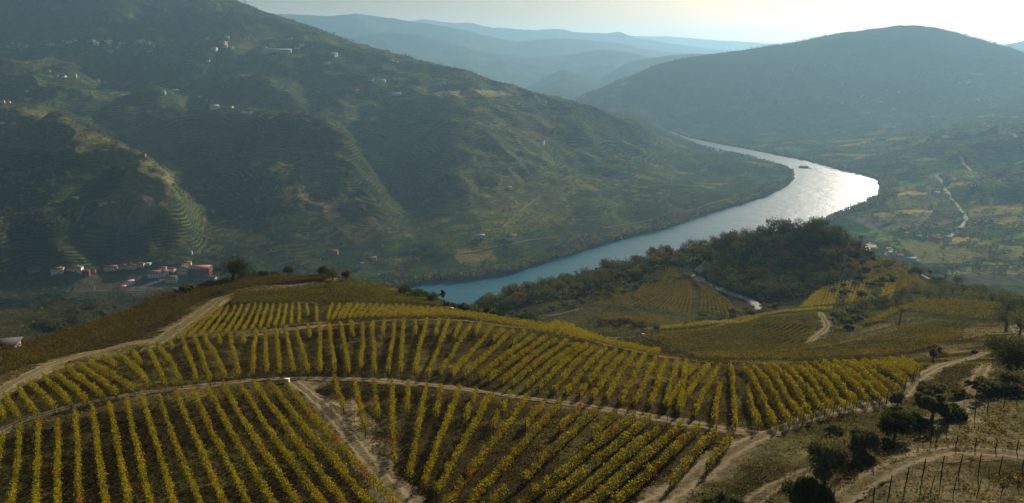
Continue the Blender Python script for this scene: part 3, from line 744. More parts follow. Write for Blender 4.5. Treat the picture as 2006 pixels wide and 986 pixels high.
S3a = [((-60,440),(-20,520)),((-20,410),(20,520)),((25,385),(110,510)),((100,345),(208,490)),((168,310),(303,450)),((240,275),(392,430)),((300,255),(488,410)),((370,225),(578,395)),((430,205),(660,375)),((495,195),(750,350)),((570,165),(645,215)),((655,150),(835,325)),((735,130),(785,195)),((825,110),(930,320)),((885,95),(1020,310)),((955,80),(972,120)),((1028,70),(1095,290)),((1088,60),(1175,290)),((1145,55),(1260,275)),((1215,45),(1235,90)),((1285,40),(1340,265)),((1358,30),(1364,85)),((1430,20),(1415,250)),((1485,15),(1492,245)),((1545,15),(1570,245)),((1600,8),(1648,240)),((1660,8),(1725,245)),((1725,-10),(1735,50)),((1790,-10),(1797,240)),((1845,-15),(1875,245)),((1905,-15),(1950,245)),((1970,-20),(1975,45))]
for a, b in S3a:
    seed += 1; row_px(c1(a), c1(b), 'S3', seed, h=1.7, gaps=0.06, tone=(0.6, 0.34, 0.015))
S3b = [((50,-20),(95,245)),((105,-30),(115,45)),((175,-30),(165,240)),((228,-35),(240,245)),((292,-35),(288,45)),((355,-40),(320,240)),((408,-40),(385,240)),((470,-40),(465,30)),((530,-45),(460,250)),((600,-45),(580,40)),((655,-40),(535,265)),((725,-30),(685,50)),((785,-20),(605,255)),((840,-25),(805,40)),((905,-5),(675,265)),((965,10),(900,70)),((1020,15),(740,270)),((1080,30),(1015,85)),((1140,45),(820,275)),((1205,52),(880,290)),((1262,65),(950,303)),((1320,75),(1012,320)),((1385,90),(1090,332)),((1430,96),(1160,338)),((1480,105),(1235,355)),((1535,115),(1310,370)),((1590,130),(1385,375)),((1642,145),(1460,390)),((1700,145),(1540,400)),((1757,160),(1615,410)),((1812,170),(1700,425)),((1875,180),(1785,425)),((1932,190),(1870,440)),((1985,195),(1945,460))]
for a, b in S3b:
    seed += 1; row_px(c2(a), c2(b), 'S3', seed, h=1.6, gaps=0.12, tone=(0.58, 0.36, 0.03))
S3c = [((175,200),(0,430)),((240,205),(70,460)),((300,210),(160,480)),((305,315),(260,520)),((358,215),(385,545)),((450,335),(510,545)),((425,215),(615,545)),((480,215),(690,530)),((540,215),(760,510)),((595,215),(825,497)),((655,215),(880,470)),((710,215),(935,450)),((765,215),(1000,440)),((820,205),(1065,425)),((875,200),(1135,405)),((930,200),(1195,400)),((985,195),(1240,385)),((1035,190),(1290,355)),((1090,190),(1330,310)),((1145,190),(1345,290)),((1200,185),(1385,260)),((1250,180),(1400,245)),((1310,180),(1420,230))]
for i, (a, b) in enumerate(S3c):
    seed += 1; row_px(c3(a), c3(b), 'S3r', seed, h=1.55, wid=0.13, gaps=0.02, tone=(0.6, 0.36, 0.01))
# upper terrace: fan, then the long slanting strip that narrows to the right
tops = [1145,1210,1245,1280,1320,1355,1393,1430,1462,1497,1533,1568,1603,1640,1675,1720,1770,1860,1905,1950]
bots = [985,1050,1110,1165,1215,1265,1310,1360,1410,1455,1498,1540,1585,1630,1680,1725,1775,1832,1862,1890]
for i, (a, b) in enumerate(zip(tops, bots)):
    tv = 855 if i == 0 else (812-22*min(1, i/6)); bv = float(np.interp(b, [985,1400,1680,1890], [975,925,893,868]))
    if i in (15,): bv -= 40
    seed += 1; row_px(c4((a, tv)), c4((b, bv)), 'S4', seed, h=1.6, gaps=0.03, tone=(0.8, 0.18, 0.005), per=80)
s = 672.0
while s < 1285:
    sh = 16+(s-672)*0.17
    tu = min(s+sh, 1292)
    bv = float(np.interp(s, [650,700,790,895,1000,1105,1175,1290], [624,620,616,617,635,656,667,693]))
    tv = float(np.interp(tu, [650,755,860,965,1070,1175,1290], [594,597,603,617,635,656,686]))
    seed += 1; row_px((tu, tv), (s, bv), 'S5', seed, h=1.55, gaps=0.05, tone=(0.72, 0.25, 0.01), per=80, wid=0.2, parts=False)
    s += 11.0 if s < 900 else 12.5

def between(A_, B_, n, block, cross=False, tmax=None, **kw):
    """n rows laid between two ground lines (or across from one to the other)"""
    global seed
    Pa = pline(A_, step=1.0, tmax=tmax); Pb = pline(B_, step=1.0, tmax=tmax)
    m = 80
    def rs(P, m): return np.stack([np.interp(np.linspace(0, 1, m), np.linspace(0, 1, len(P)), P[:, k]) for k in (0, 1)], 1)
    out = []
    for i in range(n):
        f = (i+0.5)/n
        if cross:
            a = rs(Pa, 200)[int(f*199)]; b = rs(Pb, 200)[int(f*199)]; t = np.linspace(0, 1, 12)[:, None]; P = a*(1-t)+b*t
        else:
            P = rs(Pa, m)*(1-f)+rs(Pb, m)*f
        out.append(P)
    if block:
        for P in out:
            seed += 1; vine_row(P, block, seed, parts=False, **kw)
    return out
FAR_KW = dict(per=46, size=(0.15, 0.32))
DK = dict(YEL=np.array((0.13,0.10,0.025)), OLI=np.array((0.075,0.065,0.02)))
OL = dict(YEL=np.array((0.20,0.165,0.02)), OLI=np.array((0.085,0.088,0.018)))
between([(-40,762),(60,718),(150,690),(240,668),(320,632),(400,588),(450,570),(560,557),(640,550)], [(-40,692),(60,672),(130,650),(220,613),(300,586),(360,567),(430,551),(540,541),(640,544)], 15, 'brown', tmax=275, h=1.0, wid=0.25, tone=(0.35, 0.6, 0.0), **FAR_KW, **DK)
between([(452,600),(560,594),(640,592),(760,596),(860,602)], [(460,577),(540,566),(640,557),(700,561),(800,580),(862,598)], 13, 'crest', tmax=275, h=0.9, wid=0.2, tone=(0.3, 0.7, 0.0), **FAR_KW, **OL)
between([(1287,664),(1300,680),(1370,691),(1460,693),(1540,684),(1585,662),(1602,640)], [(1300,657),(1360,650),(1420,641),(1480,629),(1540,620),(1585,615),(1600,616)], 14, 'hollow', h=1.0, wid=0.15, tone=(0.45, 0.5, 0.01), gaps=0.02, **FAR_KW, **OL)
between([(1345,697),(1450,707),(1600,706),(1700,702),(1800,690),(1885,662)], [(1400,694),(1500,688),(1620,668),(1740,643),(1800,640),(1888,651)], 11, 'shelf', h=1.0, wid=0.16, tone=(0.5, 0.45, 0.03), gaps=0.02, **FAR_KW, **OL)
between([(1240,655),(1400,638),(1500,620),(1630,609)], [(1300,647),(1400,633),(1500,616),(1630,605)], 4, 'band', h=1.4, wid=0.3, tone=(0.8, 0.2, 0.0), **FAR_KW)
between([(1312,529),(1284,569),(1233,602)], [(1349,553),(1356,585),(1352,624)], 13, 'bowl', h=1.5, wid=0.25, tone=(0.6, 0.4, 0.0), gaps=0.02, **FAR_KW, **OL)
between([(1162,600),(1200,602),(1240,610)], [(1165,574),(1205,561),(1232,577)], 9, 'bowl', h=1.5, wid=0.25, tone=(0.6, 0.4, 0.0), gaps=0.02, **FAR_KW, **OL)
between([(1180,628),(1250,634),(1330,642)], [(1180,618),(1250,615),(1300,625)], 6, 'bowl', h=1.3, wid=0.45, tone=(0.6, 0.4, 0.0), gaps=0.02, **FAR_KW, **OL)
between([(1592,580),(1625,562),(1680,552),(1760,546)], [(1565,606),(1605,603),(1680,594),(1745,590)], 26, 'knoll', cross=True, h=1.7, wid=0.3, tone=(0.7, 0.3, 0.0), **FAR_KW)
# the smallest far rows together
fr = between([(1690,518),(1740,512),(1790,530)], [(1690,560),(1750,575),(1830,575)], 30, None, cross=True)
fr += between([(1362,556),(1372,575),(1368,612)], [(1390,566),(1430,595),(1450,625)], 9, None)
fr += between([(1760,608),(1850,622),(1950,632)], [(1800,592),(1880,592),(1960,600)], 12, None)
fr += between([(1700,612),(1730,606),(1770,600)], [(1720,600),(1750,592),(1790,590)], 5, None)
fr += between([(1880,580),(1930,586),(1990,596)], [(1880,566),(1930,572),(1990,585)], 6, None)
fr += between([(1700,640),(1725,632),(1760,612)], [(1692,640),(1715,628),(1750,608)], 3, None)
fr += between([(1600,505),(1640,500),(1680,515)], [(1610,520),(1650,522),(1690,530)], 6, None)
fr += between([(1262,592),(1290,565),(1330,530)], [(1240,585),(1262,556),(1300,525)], 5, None)
acc = [vine_leaves(P, h=1.6, wid=0.3, per=26, size=(0.25, 0.5), tone=(0.6, 0.4, 0.0), seed=900+i, **OL) for i, P in enumerate(fr)]
v, f = join([(a[0], a[1]) for a in acc])
tag(mesh_np('vineyard', v, f, MVINE, np.concatenate([a[2] for a in acc])), kind='stuff', label='yellow and olive vine rows on the far wooded knoll', cat='vineyard')

BL = {'S1': ('yellow vine row', 'in the lower left block', 'vine rows of the lower left block'),
      'S2': ('patchy yellow vine row', 'in the wedge between two pale tracks', 'vine rows of the wedge block'),
      'S3': ('tall yellow vine row', 'in the middle block', 'vine rows of the middle block'),
      'S3r': ('thick golden vine row', 'at the right end of the middle block', 'thick vine rows at the right end of the middle block'),
      'S4': ('bright yellow vine row', 'on the fan-shaped upper terrace', 'vine rows of the upper terrace'),
      'S5': ('short yellow vine row', 'in the strip beyond the upper terrace', 'vine rows of the narrowing strip'),
      'brown': ('long brownish vine row', 'on the dark slope', 'brown vine rows on the left slope'),
      'crest': ('low olive vine row', 'under the round pine', 'olive vine rows on the crest'),
      'hollow': ('dark curving vine row', 'in the hollow field', 'vine rows of the hollow field'),
      'shelf': ('long olive and rust vine row', 'on the shelf field', 'vine rows of the shelf field'),
      'band': ('slim yellow vine row', 'edging the hollow field', 'vine rows of the yellow band'),
      'bowl': ('distant olive vine row', 'below the white road bend', 'vine rows in the bowl below the knoll'),
      'knoll': ('small upright golden vine row', 'at the foot of the wooded knoll', 'vine rows at the foot of the knoll')}
for blk, (a, b, g) in BL.items():
    rows = [q for q in vine_list if q[0] == blk]
    depthwise = blk in ('brown', 'crest', 'hollow', 'shelf', 'band', 'bowl')
    if not depthwise: rows.sort(key=lambda q: q[1])
    for i, q in enumerate(rows):
        how = 'counted from its near edge' if depthwise else 'from the left'
        tag(q[2], f'{ordw(i+1)} {a} {how} {b}' if not depthwise else f'{ordw(i+1)} {a} from the near edge {b}', 'vine row', g)

# ---------------------------------------------------------------- grass and weeds on the near hill
def scatter_px(n, poly, seedn, off=0):
    r = np.random.default_rng(seedn); us = [p[0] for p in poly]; vs = [p[1] for p in poly]
    u = r.uniform(min(us), max(us), n*3); v = r.uniform(min(vs), max(vs), n*3)
    k = pip(u, v, poly); u, v = u[k][:n], v[k][:n]
    return hit(u, v, off)
r = np.random.default_rng(55)
n = 420000
yy = 60*np.exp(r.random(n)*math.log(4.2)); xx = (r.random(n)*2-1)*0.74*yy
gn = fbm(xx, yy, 5, 3, 91); keep = gn+0.5*r.normal(size=n) > 0.1
xx, yy, gn = xx[keep], yy[keep], gn[keep]; n = len(xx)
trk = np.full(n, 99.0)
for o in [o for o in COL.objects if o.name.startswith('dirt_track')][:6]:
    co = np.empty(len(o.data.vertices)*3, np.float32); o.data.vertices.foreach_get('co', co); co = co.reshape(-1, 9, 3)[::3, 4]
    for q in range(0, n, 40000):
        d = ((xx[q:q+40000, None]-co[None, :, 0])**2+(yy[q:q+40000, None]-co[None, :, 1])**2).min(1)
        trk[q:q+40000] = np.minimum(trk[q:q+40000], np.sqrt(d))
k = trk > 1.4+r.random(n); xx, yy, gn = xx[k], yy[k], gn[k]; n = len(xx)
sz = r.uniform(0.10, 0.30, n)*(yy/110)**0.5
c = np.stack([xx, yy, ground(xx, yy)+sz*0.25], 1)
ci = np.clip(((xx/(yy+OFF))+K)/(2*K)*(NC-1), 0, NC-1).astype(int); ri = np.clip(np.log((yy+OFF)/R0)/LMAX*(NR-1), 0, NR-1).astype(int)
gc = C[ri, ci]*r.uniform(0.45, 2.0, (n, 1))*np.where((r.random(n) < 0.4)[:, None], (0.85, 1.05, 0.7), (1.1, 1.0, 0.9))
v, f = leaf_quads(c, sz, r, 0.0, 0.9)
tag(mesh_np('grass', v, f, leaf_mat('grass_blades', 0.3), np.repeat(gc, 4, 0)), kind='stuff')
# ---------------------------------------------------------------- trees
MLEAF = leaf_mat('tree_leaves', 0.38)
MBARK = simple_mat('tree_bark', (0.09, 0.07, 0.05), 0.95, 0.35, 4.0, 0.05)
PAL = {'olive': ((0.115, 0.12, 0.065), (0.07, 0.078, 0.04)), 'dark': ((0.050, 0.062, 0.022), (0.030, 0.040, 0.015)),
       'pine': ((0.035, 0.055, 0.018), (0.022, 0.036, 0.013)), 'ochre': ((0.16, 0.105, 0.028), (0.10, 0.075, 0.022)),
       'green': ((0.075, 0.095, 0.025), (0.045, 0.062, 0.018)), 'brown': ((0.10, 0.065, 0.035), (0.065, 0.045, 0.025)), 'grey': ((0.12, 0.115, 0.085), (0.08, 0.078, 0.055))}
def crown_geo(seedn, h, rad, shape, pal, n, leaf):
    """crown of leaf clumps: irregular sub-lobes around a few limbs, gaps between them"""
    r = np.random.default_rng(seedn)
    nl = {'round': 30, 'umbrella': 16, 'bush': 18, 'tall': 14, 'airy': 12}[shape]
    lobes = []
    for i in range(nl):
        a = r.uniform(0, 2*math.pi); q = math.sqrt(r.uniform(0, 1))
        if shape == 'umbrella': lz = h*(0.44+0.34*r.random())-0.14*h*q*q; lr = rad*r.uniform(0.34, 0.46); ra = q*rad*0.72; fl = 0.6
        elif shape == 'bush': lz = h*(0.30+0.34*r.random()*(1-q*0.6)); lr = rad*r.uniform(0.2, 0.38); ra = q*rad*0.8; fl = 0.8
        elif shape == 'tall': lz = h*(0.30+0.6*r.random()); ra = rad*0.75*q*(1.25-lz/h); lr = rad*r.uniform(0.3, 0.5)*(1.2-lz/h*0.6); fl = 0.9
        elif shape == 'airy': lz = h*(0.45+0.5*r.random()); ra = rad*0.85*q; lr = rad*r.uniform(0.18, 0.3); fl = 0.7
        else: lz = h*(0.30+0.40*r.random()+0.12*(1-q)); lr = rad*r.uniform(0.22, 0.42); ra = q*rad*0.74; fl = 0.85*max(1, h/(2.3*rad))
        lobes.append((ra*math.cos(a), ra*math.sin(a), max(lz, lr*0.6), lr, fl))
    lobes = np.array(lobes); w = lobes[:, 3]**2; w /= w.sum()
    k = r.choice(nl, n, p=w); L = lobes[k]
    d = r.normal(size=(n, 3)); d /= np.linalg.norm(d, axis=1)[:, None]
    q = (r.uniform(0.3, 1.0, n)**0.6*1.12)[:, None]; q[r.random(n) < 0.06] *= 1.25
    c = L[:, :3]+d*q*L[:, 3:4]*np.stack([np.ones(n), np.ones(n), L[:, 4]], 1)
    c[:, 2] = np.maximum(c[:, 2], 0.05*h)
    v, f = leaf_quads(c, r.uniform(0.6, 1.3, n)*leaf, r, 0.0, 0.8)
    A_, B_ = np.array(PAL[pal][0]), np.array(PAL[pal][1])
    lt = r.random(nl)[k]*0.6+r.random(n)*0.4
    col = (A_*lt[:, None]+B_*(1-lt[:, None]))*r.uniform(0.75, 1.25, (n, 1))
    return v, f, np.repeat(col, 4, 0), lobes
def trunk_geo(seedn, h, rad, shape, lobes):
    r = random.Random(seedn); parts = []
    if shape == 'bush':
        for i in range(4):
            l = lobes[i]; parts.append(tube([(0, 0, -.1), (l[0]*.4, l[1]*.4, l[2]*.5), (l[0], l[1], l[2])], [.05*rad, .035*rad, .015*rad], 4))
        return join(parts)
    fork = h*(0.45 if shape in ('umbrella',) else 0.5 if shape == 'tall' else 0.28)
    tr = max(0.07, rad*0.085)
    parts.append(tube([(0, 0, -.3), (r.uniform(-.05, .05)*h, r.uniform(-.05, .05)*h, fork*.5), (0, 0, fork)], [tr*1.3, tr, tr*.75], 6))
    for i in range(min(8, len(lobes))):
        l = lobes[i]; parts.append(tube([(0, 0, fork*0.95), (l[0]*.45, l[1]*.45, fork+(l[2]-fork)*.55), (l[0], l[1], l[2]+l[3]*.2)], [tr*.6, tr*.38, tr*.12], 4))
    return join(parts)
PROTO = {}
def tree(name, x, y, h, rad, shape, pal, label, cat, group=None, n=700, leaf=0.3, seedn=0, var=4, z=None, parts=True, rz=None):
    """plants one tree; crowns of a kind share a few meshes, each tree has its own size and turn"""
    key = (shape, pal, n, seedn % var, round(h/rad, 0))
    if key not in PROTO:
        v, f, c, lob = crown_geo(hash(key[0]) % 1 + seedn*7+n, 1.0*h/rad, 1.0, shape, pal, n, leaf/rad)
        cm = mesh_np('crown', v, f, MLEAF, c, link=False); tv, tf = trunk_geo(seedn, h/rad, 1.0, shape, lob)
        tm = mesh_np('trunk', tv, tf, MBARK, link=False)
        PROTO[key] = (cm.data, tm.data, h/rad); bpy.data.objects.remove(cm); bpy.data.objects.remove(tm)
    cd, td, ratio = PROTO[key]
    zz = float(ground(x, y)) if z is None else z
    if parts:
        root = empty(name, (x, y, zz), label, cat, group, rz if rz is not None else random.uniform(0, 6.28))
        root.scale = (rad, rad, h/ratio)
        for nm, dd in (('crown', cd), ('trunk' if shape != 'bush' else 'stems', td)):
            o = bpy.data.objects.new(nm, dd); COL.objects.link(o); o.parent = root
    else:
        root = bpy.data.objects.new(name, cd); COL.objects.link(root); root.location = (x, y, zz); root.scale = (rad, rad, h/ratio)
        root.rotation_euler[2] = random.uniform(0, 6.28); tag(root, label, cat, group)
    return root
def plant(name, u, v, wpx, hpx, shape, pal, label, cat, group=None, tmax=None, **kw):
    """base pixel, crown width and total height in photo pixels"""
    x, y, z = hit_near(u, v, tmax) if tmax else hit(u, v); x, y, z = float(x[0]), float(y[0]), float(z[0])
    t = float(to_px(np.array(x), np.array(y), np.array(z))[2]); m = t/F
    rad = wpx*m/2; h = hpx*m
    return tree(name, x, y, h, rad, shape, pal, label, cat, group, **kw)

# --- trees and bushes on the right-hand waste ground
NB = [('olive_tree',1616,948,96,118,'round','olive','wide grey-green olive tree with forked pale trunk beside the lower track'),
      ('olive_tree',1692,893,66,66,'round','olive','round clipped olive tree with slim trunk above the shaded gully'),
      ('olive_tree',1750,862,72,78,'round','dark','dense dark round tree casting a shadow on the sandy bend'),
      ('shrub',1585,984,110,62,'bush','dark','dark sprawling bush in deep shade below the olive tree'),
      ('shrub',1680,906,62,40,'bush','olive','low dull bush between two round olive trees'),
      ('shrub',1633,850,44,26,'bush','olive','small drab bush beside the main track fork'),
      ('shrub',1735,880,40,30,'bush','green','small green bush at the foot of the dense round tree'),
      ('shrub',1418,1002,96,44,'bush','olive','grey-green bush cut by the bottom edge'),
      ('shrub',1515,1000,40,24,'bush','grey','pale dry scrub beside the faint lower track'),
      ('oak_tree',1826,826,84,66,'airy','olive','thin half-bare olive-brown tree behind the post rows'),
      ('shrub',1790,838,60,40,'bush','green','olive-green bush left of the half-bare tree'),
      ('shrub',1862,818,60,38,'bush','green','yellowish bush right of the half-bare tree'),
      ('shrub',1828,778,72,44,'bush','grey','wide grey bush where the main track narrows'),
      ('olive_tree',1756,795,34,36,'round','grey','small grey-green tree at the corner of the golden rows'),
      ('shrub',1880,778,46,26,'bush','olive','low olive-green bush under the white stony path'),
      ('shrub',1896,754,14,16,'bush','dark','tiny dark bush on the slope beside the stony path'),
      ('shrub',1908,696,12,18,'bush','dark','small dark bush standing alone in dry grass'),
      ('evergreen_oak',1972,735,112,104,'round','dark','large dark evergreen tree at the right margin'),
      ('shrub',1995,768,100,50,'bush','grey','silvery bush below the large dark evergreen'),
      ('shrub',1940,772,70,40,'bush','olive','olive bush left of the silvery bush'),
      ('bare_tree',1912,782,34,50,'airy','grey','spindly bare tree among grey bushes'),
      ('young_tree',1828,708,34,36,'airy','green','slender young tree with spreading crown beside the yellow weed patch'),
      ('shrub',1845,700,46,12,'bush','ochre','low bright yellow weed patch beside the slender young tree')]
for i, (nm, u, v, w, h, sh, pal, lab) in enumerate(NB):
    big = w > 55
    plant(nm, u, v, w*0.9, h*0.9, sh, pal, lab, 'shrub' if nm == 'shrub' else 'tree', n=8000 if big else 2200, leaf=0.19 if big else 0.17, seedn=100+i, var=1000)
# --- trees on the near crest
CT = [('stone_pine',459,549,74,50,'umbrella','pine','broad round-headed pine on the hill crest'),
      ('shrub',478,545,18,15,'bush','olive','small grey bush right beside the round-headed pine'),
      ('shrub',494,544,20,14,'bush','green','low green bush second from the round-headed pine'),
      ('shrub',517,544,26,20,'bush','dark','rounded dark bush on the crest between pine and chapel-like mound'),
      ('shrub',537,534,15,9,'bush','dark','flat little dark bush on the crest skyline'),
      ('olive_tree',565,533,21,19,'round','dark','small round tree standing on the middle of the crest'),
      ('olive_tree',632,535,26,24,'round','dark','round dark tree on the crest above the brown rows'),
      ('olive_tree',652,549,32,28,'round','olive','wide olive tree where the grassy track ends'),
      ('olive_tree',679,550,21,24,'round','brown','small brownish tree with a visible trunk at the crest end'),
      ('shrub',644,556,12,8,'bush','dark','tiny dark bush beside the end of the grassy track'),
      ('shrub',524,537,14,9,'bush','olive','pale little bush left of the flat dark bush'),
      ('shrub',795,562,20,14,'bush','dark','dark bush on the crest edge near the river bank'),
      ('olive_tree',792,578,32,20,'round','green','first of three low trees in a line above the river'),
      ('olive_tree',816,584,36,20,'round','green','middle of three low trees in a line above the river'),
      ('olive_tree',846,594,38,24,'round','dark','last and darkest of three low trees in a line above the river'),
      ('shrub',830,567,20,14,'bush','dark','dark bush behind the three low trees'),
      ('bare_tree',868,588,18,22,'airy','brown','leafless brown tree at the river edge of the crest')]
for i, (nm, u, v, w, h, sh, pal, lab) in enumerate(CT):
    plant(nm, u, v, w, h, sh, pal, lab, 'shrub' if nm == 'shrub' else 'tree', n=4200 if w > 50 else 1100, leaf=0.34, seedn=140+i, var=1000, tmax=270)
# --- woods, one tree at a time where they can be told apart
def wood(name, poly, n, hpx, asp, shapes, pals, label, cat, group, seedn, nn=520, leaf=0.55, mind=0.5, hs=(0.75, 1.3), parts=True):
    x, y, z = scatter_px(n*3, poly, seedn)
    r = np.random.default_rng(seedn); keep = []
    for i in range(len(x)):
        t = y[i]*CP-(z[i]-CAMH)*SP
        if t > 1200 or z[i] < 1: continue
        h = hpx*t/F*r.uniform(*hs)
        if all((x[i]-a)**2+(y[i]-b)**2 > (mind*h)**2 for a, b, _ in keep): keep.append((x[i], y[i], h))
        if len(keep) >= n: break
    keep.sort(key=lambda q: q[0]/q[1])
    for i, (a, b, h) in enumerate(keep):
        k = r.integers(len(shapes))
        tree(name, float(a), float(b), float(h), float(h)*asp*r.uniform(0.85, 1.2)/2, shapes[k], pals[r.integers(len(pals))], label.format(ordw(i+1)), cat, group, n=nn, leaf=leaf, seedn=int(seedn*10+r.integers(4)), var=50, parts=parts)
    return len(keep)
nw = 0
nw += wood('woodland_tree', [(1385,478),(1450,455),(1540,440),(1600,434),(1640,450),(1652,500),(1630,560),(1560,585),(1480,590),(1400,562),(1372,545),(1378,510)], 140, 25, 1.2, ['round'], ['dark','dark','green','brown','green','pine'], '{} dark tree from the left in the dense knoll wood', 'tree', 'dark trees of the knoll wood', 201)
for i, (u, v, w, h) in enumerate([(1562,455,30,34),(1592,458,32,38),(1507,462,20,26),(1535,458,24,32),(1574,470,26,36),(1606,474,26,42)]):
    lab = ['tallest broad-topped tree on the knoll skyline, left of the twin crowns','twin-crowned tall tree on the knoll skyline','rounded outlying tree on the left of the knoll skyline','pointed tree second from the left on the knoll skyline','tall tree just below the knoll skyline','tall dark tree on the right shoulder of the knoll skyline'][i]
    plant('woodland_tree', u, v, w, h, 'round', 'dark', lab, 'tree', n=600, leaf=0.45, seedn=260+i, var=1000)
plant('evergreen_oak', 1397, 482, 22, 24, 'round', 'dark', 'lone round dark tree beside the pylon above the river', 'tree', n=600, leaf=0.45, seedn=270, var=1000)
nw += wood('woodland_tree', [(1640,470),(1690,470),(1700,500),(1760,512),(1860,552),(1960,580),(1960,588),(1840,565),(1740,530),(1660,505)], 44, 17, 0.95, ['round'], ['dark','olive','green'], '{} tree from the left along the ridge right of the knoll', 'tree', 'trees along the knoll ridge', 202)
for i, (u, v, w, h) in enumerate([(1655,488,30,40),(1683,492,22,34),(1628,478,20,26)]):
    plant('woodland_tree', u, v, w, h, 'tall', 'dark', ['broad tall tree right of the knoll top','slim tall tree ending the knoll wood','shorter tall tree nearest the knoll top gap'][i], 'tree', n=600, leaf=0.45, seedn=280+i, var=1000)
nw += wood('shrub', [(1650,500),(1740,515),(1760,575),(1700,600),(1640,590),(1620,560)], 34, 15, 1.1, ['bush','round'], ['olive','dark','green','ochre'], '{} scrubby bush from the left among the small golden knoll rows', 'shrub', 'bushes among the knoll vines', 203, mind=0.9)
nw += wood('woodland_tree', [(925,600),(985,578),(1050,560),(1120,542),(1200,522),(1300,500),(1385,478),(1378,505),(1290,528),(1240,548),(1180,562),(1120,580),(1060,590),(1000,606)], 112, 19, 1.35, ['round'], ['dark','green','green','brown','olive','ochre'], '{} bushy tree from the left in the river slope belt', 'tree', 'trees of the river slope belt', 204, mind=0.5)
nw += wood('olive_tree', [(1620,600),(1700,590),(1800,565),(1900,575),(2000,590),(2000,608),(1900,590),(1800,590),(1700,612),(1640,614)], 34, 24, 1.25, ['round'], ['olive','dark','olive'], '{} olive tree from the left in the grove above the yellow field', 'tree', 'olive trees above the yellow field', 205, nn=420, leaf=0.35, mind=0.7)
nw += wood('shrub', [(870,596),(960,612),(1060,622),(1060,636),(960,622),(880,606)], 26, 11, 1.2, ['bush'], ['brown','olive','dark'], '{} brown scrub bush from the left behind the yellow strip', 'shrub', 'scrub behind the yellow strip', 206, mind=0.6)
nw += wood('shrub', [(1000,606),(1080,592),(1160,575),(1240,552),(1320,520),(1370,515),(1370,545),(1250,570),(1150,600),(1060,622),(1000,625)], 40, 11, 1.3, ['bush'], ['olive','grey','green','dark'], '{} grey-green bush from the left in the bowl below the belt', 'shrub', 'bushes of the bowl', 207, mind=0.8)
nw += wood('shrub', [(1120,640),(1280,650),(1420,632),(1520,612),(1520,600),(1400,615),(1280,635),(1140,625)], 34, 13, 1.3, ['bush'], ['olive','dark','green','ochre'], '{} rounded bush from the left above the hollow field', 'shrub', 'bushes above the hollow field', 208, mind=0.8)
nw += wood('shrub', [(1620,612),(1700,604),(1690,640),(1660,648),(1640,630)], 12, 18, 1.2, ['bush'], ['dark','olive'], '{} dark bush from the left on the shaded cutting', 'shrub', 'bushes on the shaded cutting', 209, mind=0.7)
nw += wood('olive_tree', [(1930,640),(2006,600),(2030,640),(2010,660)], 7, 46, 1.0, ['round'], ['dark','olive'], '{} dark tree from the left above the stony lane', 'tree', 'dark trees above the stony lane', 210, nn=700, leaf=0.35, mind=0.6)
nw += wood('broadleaf_tree', [(0,585),(120,580),(260,585),(380,572),(330,580),(220,608),(160,640),(100,655),(60,640),(120,612),(40,600),(0,600)], 130, 26, 1.5, ['round','bush'], ['olive','olive','green','grey','dark'], '{} bushy tree from the left in the wood below the town', 'tree', 'trees below the town', 211, mind=0.6)
print('woodland individuals', nw)

# --- far vegetation: wooded gullies, hedges, river-bank belts
def far_wood(name, x, y, h, pals, seedn, per=30, kind='stuff', label=None, asp=0.55):
    r = np.random.default_rng(seedn); n = len(x); z = ground(x, y)
    lob = 4
    lx = r.normal(size=(n, lob))*0.28*asp*2; ly = r.normal(size=(n, lob))*0.28*asp*2; lz = r.uniform(0.3, 0.7, (n, lob))
    k = r.integers(0, lob, (n, per)); ii = np.arange(n)[:, None]
    d = r.normal(size=(n, per, 3)); d /= np.linalg.norm(d, axis=2)[..., None]; d *= r.uniform(0.6, 1.0, (n, per, 1))
    c = np.stack([x[:, None]+(lx[ii, k]+d[..., 0]*asp*0.55)*h[:, None], y[:, None]+(ly[ii, k]+d[..., 1]*asp*0.55)*h[:, None], z[:, None]+np.maximum(0.05, lz[ii, k]+d[..., 2]*0.3)*h[:, None]], -1).reshape(-1, 3)
    s = (r.uniform(0.22, 0.42, (n, per))*h[:, None]).ravel()
    v, f = leaf_quads(c, s, r, 0.0, 0.85)
    pc = np.array([PAL[p][0] for p in pals])[r.integers(0, len(pals), n)]*r.uniform(0.6, 1.25, (n, 1))
    col = np.repeat(np.repeat(pc, per, 0)*r.uniform(0.75, 1.25, (n*per, 1)), 4, 0)
    return tag(mesh_np(name, v, f, MLEAF, col), kind=kind, label=label)
def cand(n, seedn, y0, y1, kmax=0.74):
    r = np.random.default_rng(seedn)
    l = r.uniform(math.log(y0+OFF), math.log(y1+OFF), n); kx = r.uniform(-kmax, kmax, n)
    R_ = np.exp(l); x = kx*R_; y = R_-OFF
    ci = (kx+K)/(2*K)*(NC-1); ri = np.log(R_/R0)/LMAX*(NR-1)
    return r, x, y, bil(SDR, ci, ri), bil(terr, ci, ri)
r, x, y, sd_, te = cand(230000, 31, 850, 3500)
g_ = fbm(x, y, 110, 4, 401); g2 = fbm(x, y, 30, 3, 402); z_ = ground(x, y)
plain = (z_ < 20)
dens = np.where(plain | ((x > 0.39*y) & (z_ < 120)), 0.02+0.6*(g2 > 0.5), 0.08+0.9*sstep(0.05, 0.45, g_+0.35*g2-0.5*te))
dens *= sstep(4, 8, sd_)
town = (x > -640) & (x < -360) & (y > 850) & (y < 985)
u_, v_, t_ = to_px(x, y, z_)
keepf = ~(pip(u_, v_, [(60,525),(440,512),(440,575),(60,575)]) & (t_ < 1100)) & ~pip(u_, v_, [(832,184),(900,174),(980,178),(1000,187)])
k = (r.random(len(x)) < dens*0.75) & keepf
far_wood('woodland', x[k], y[k], r.uniform(2.6, 7.0, k.sum()), ['dark','dark','green','olive','dark','brown'], 32, per=18, label='dark scattered woodland over the far slopes')
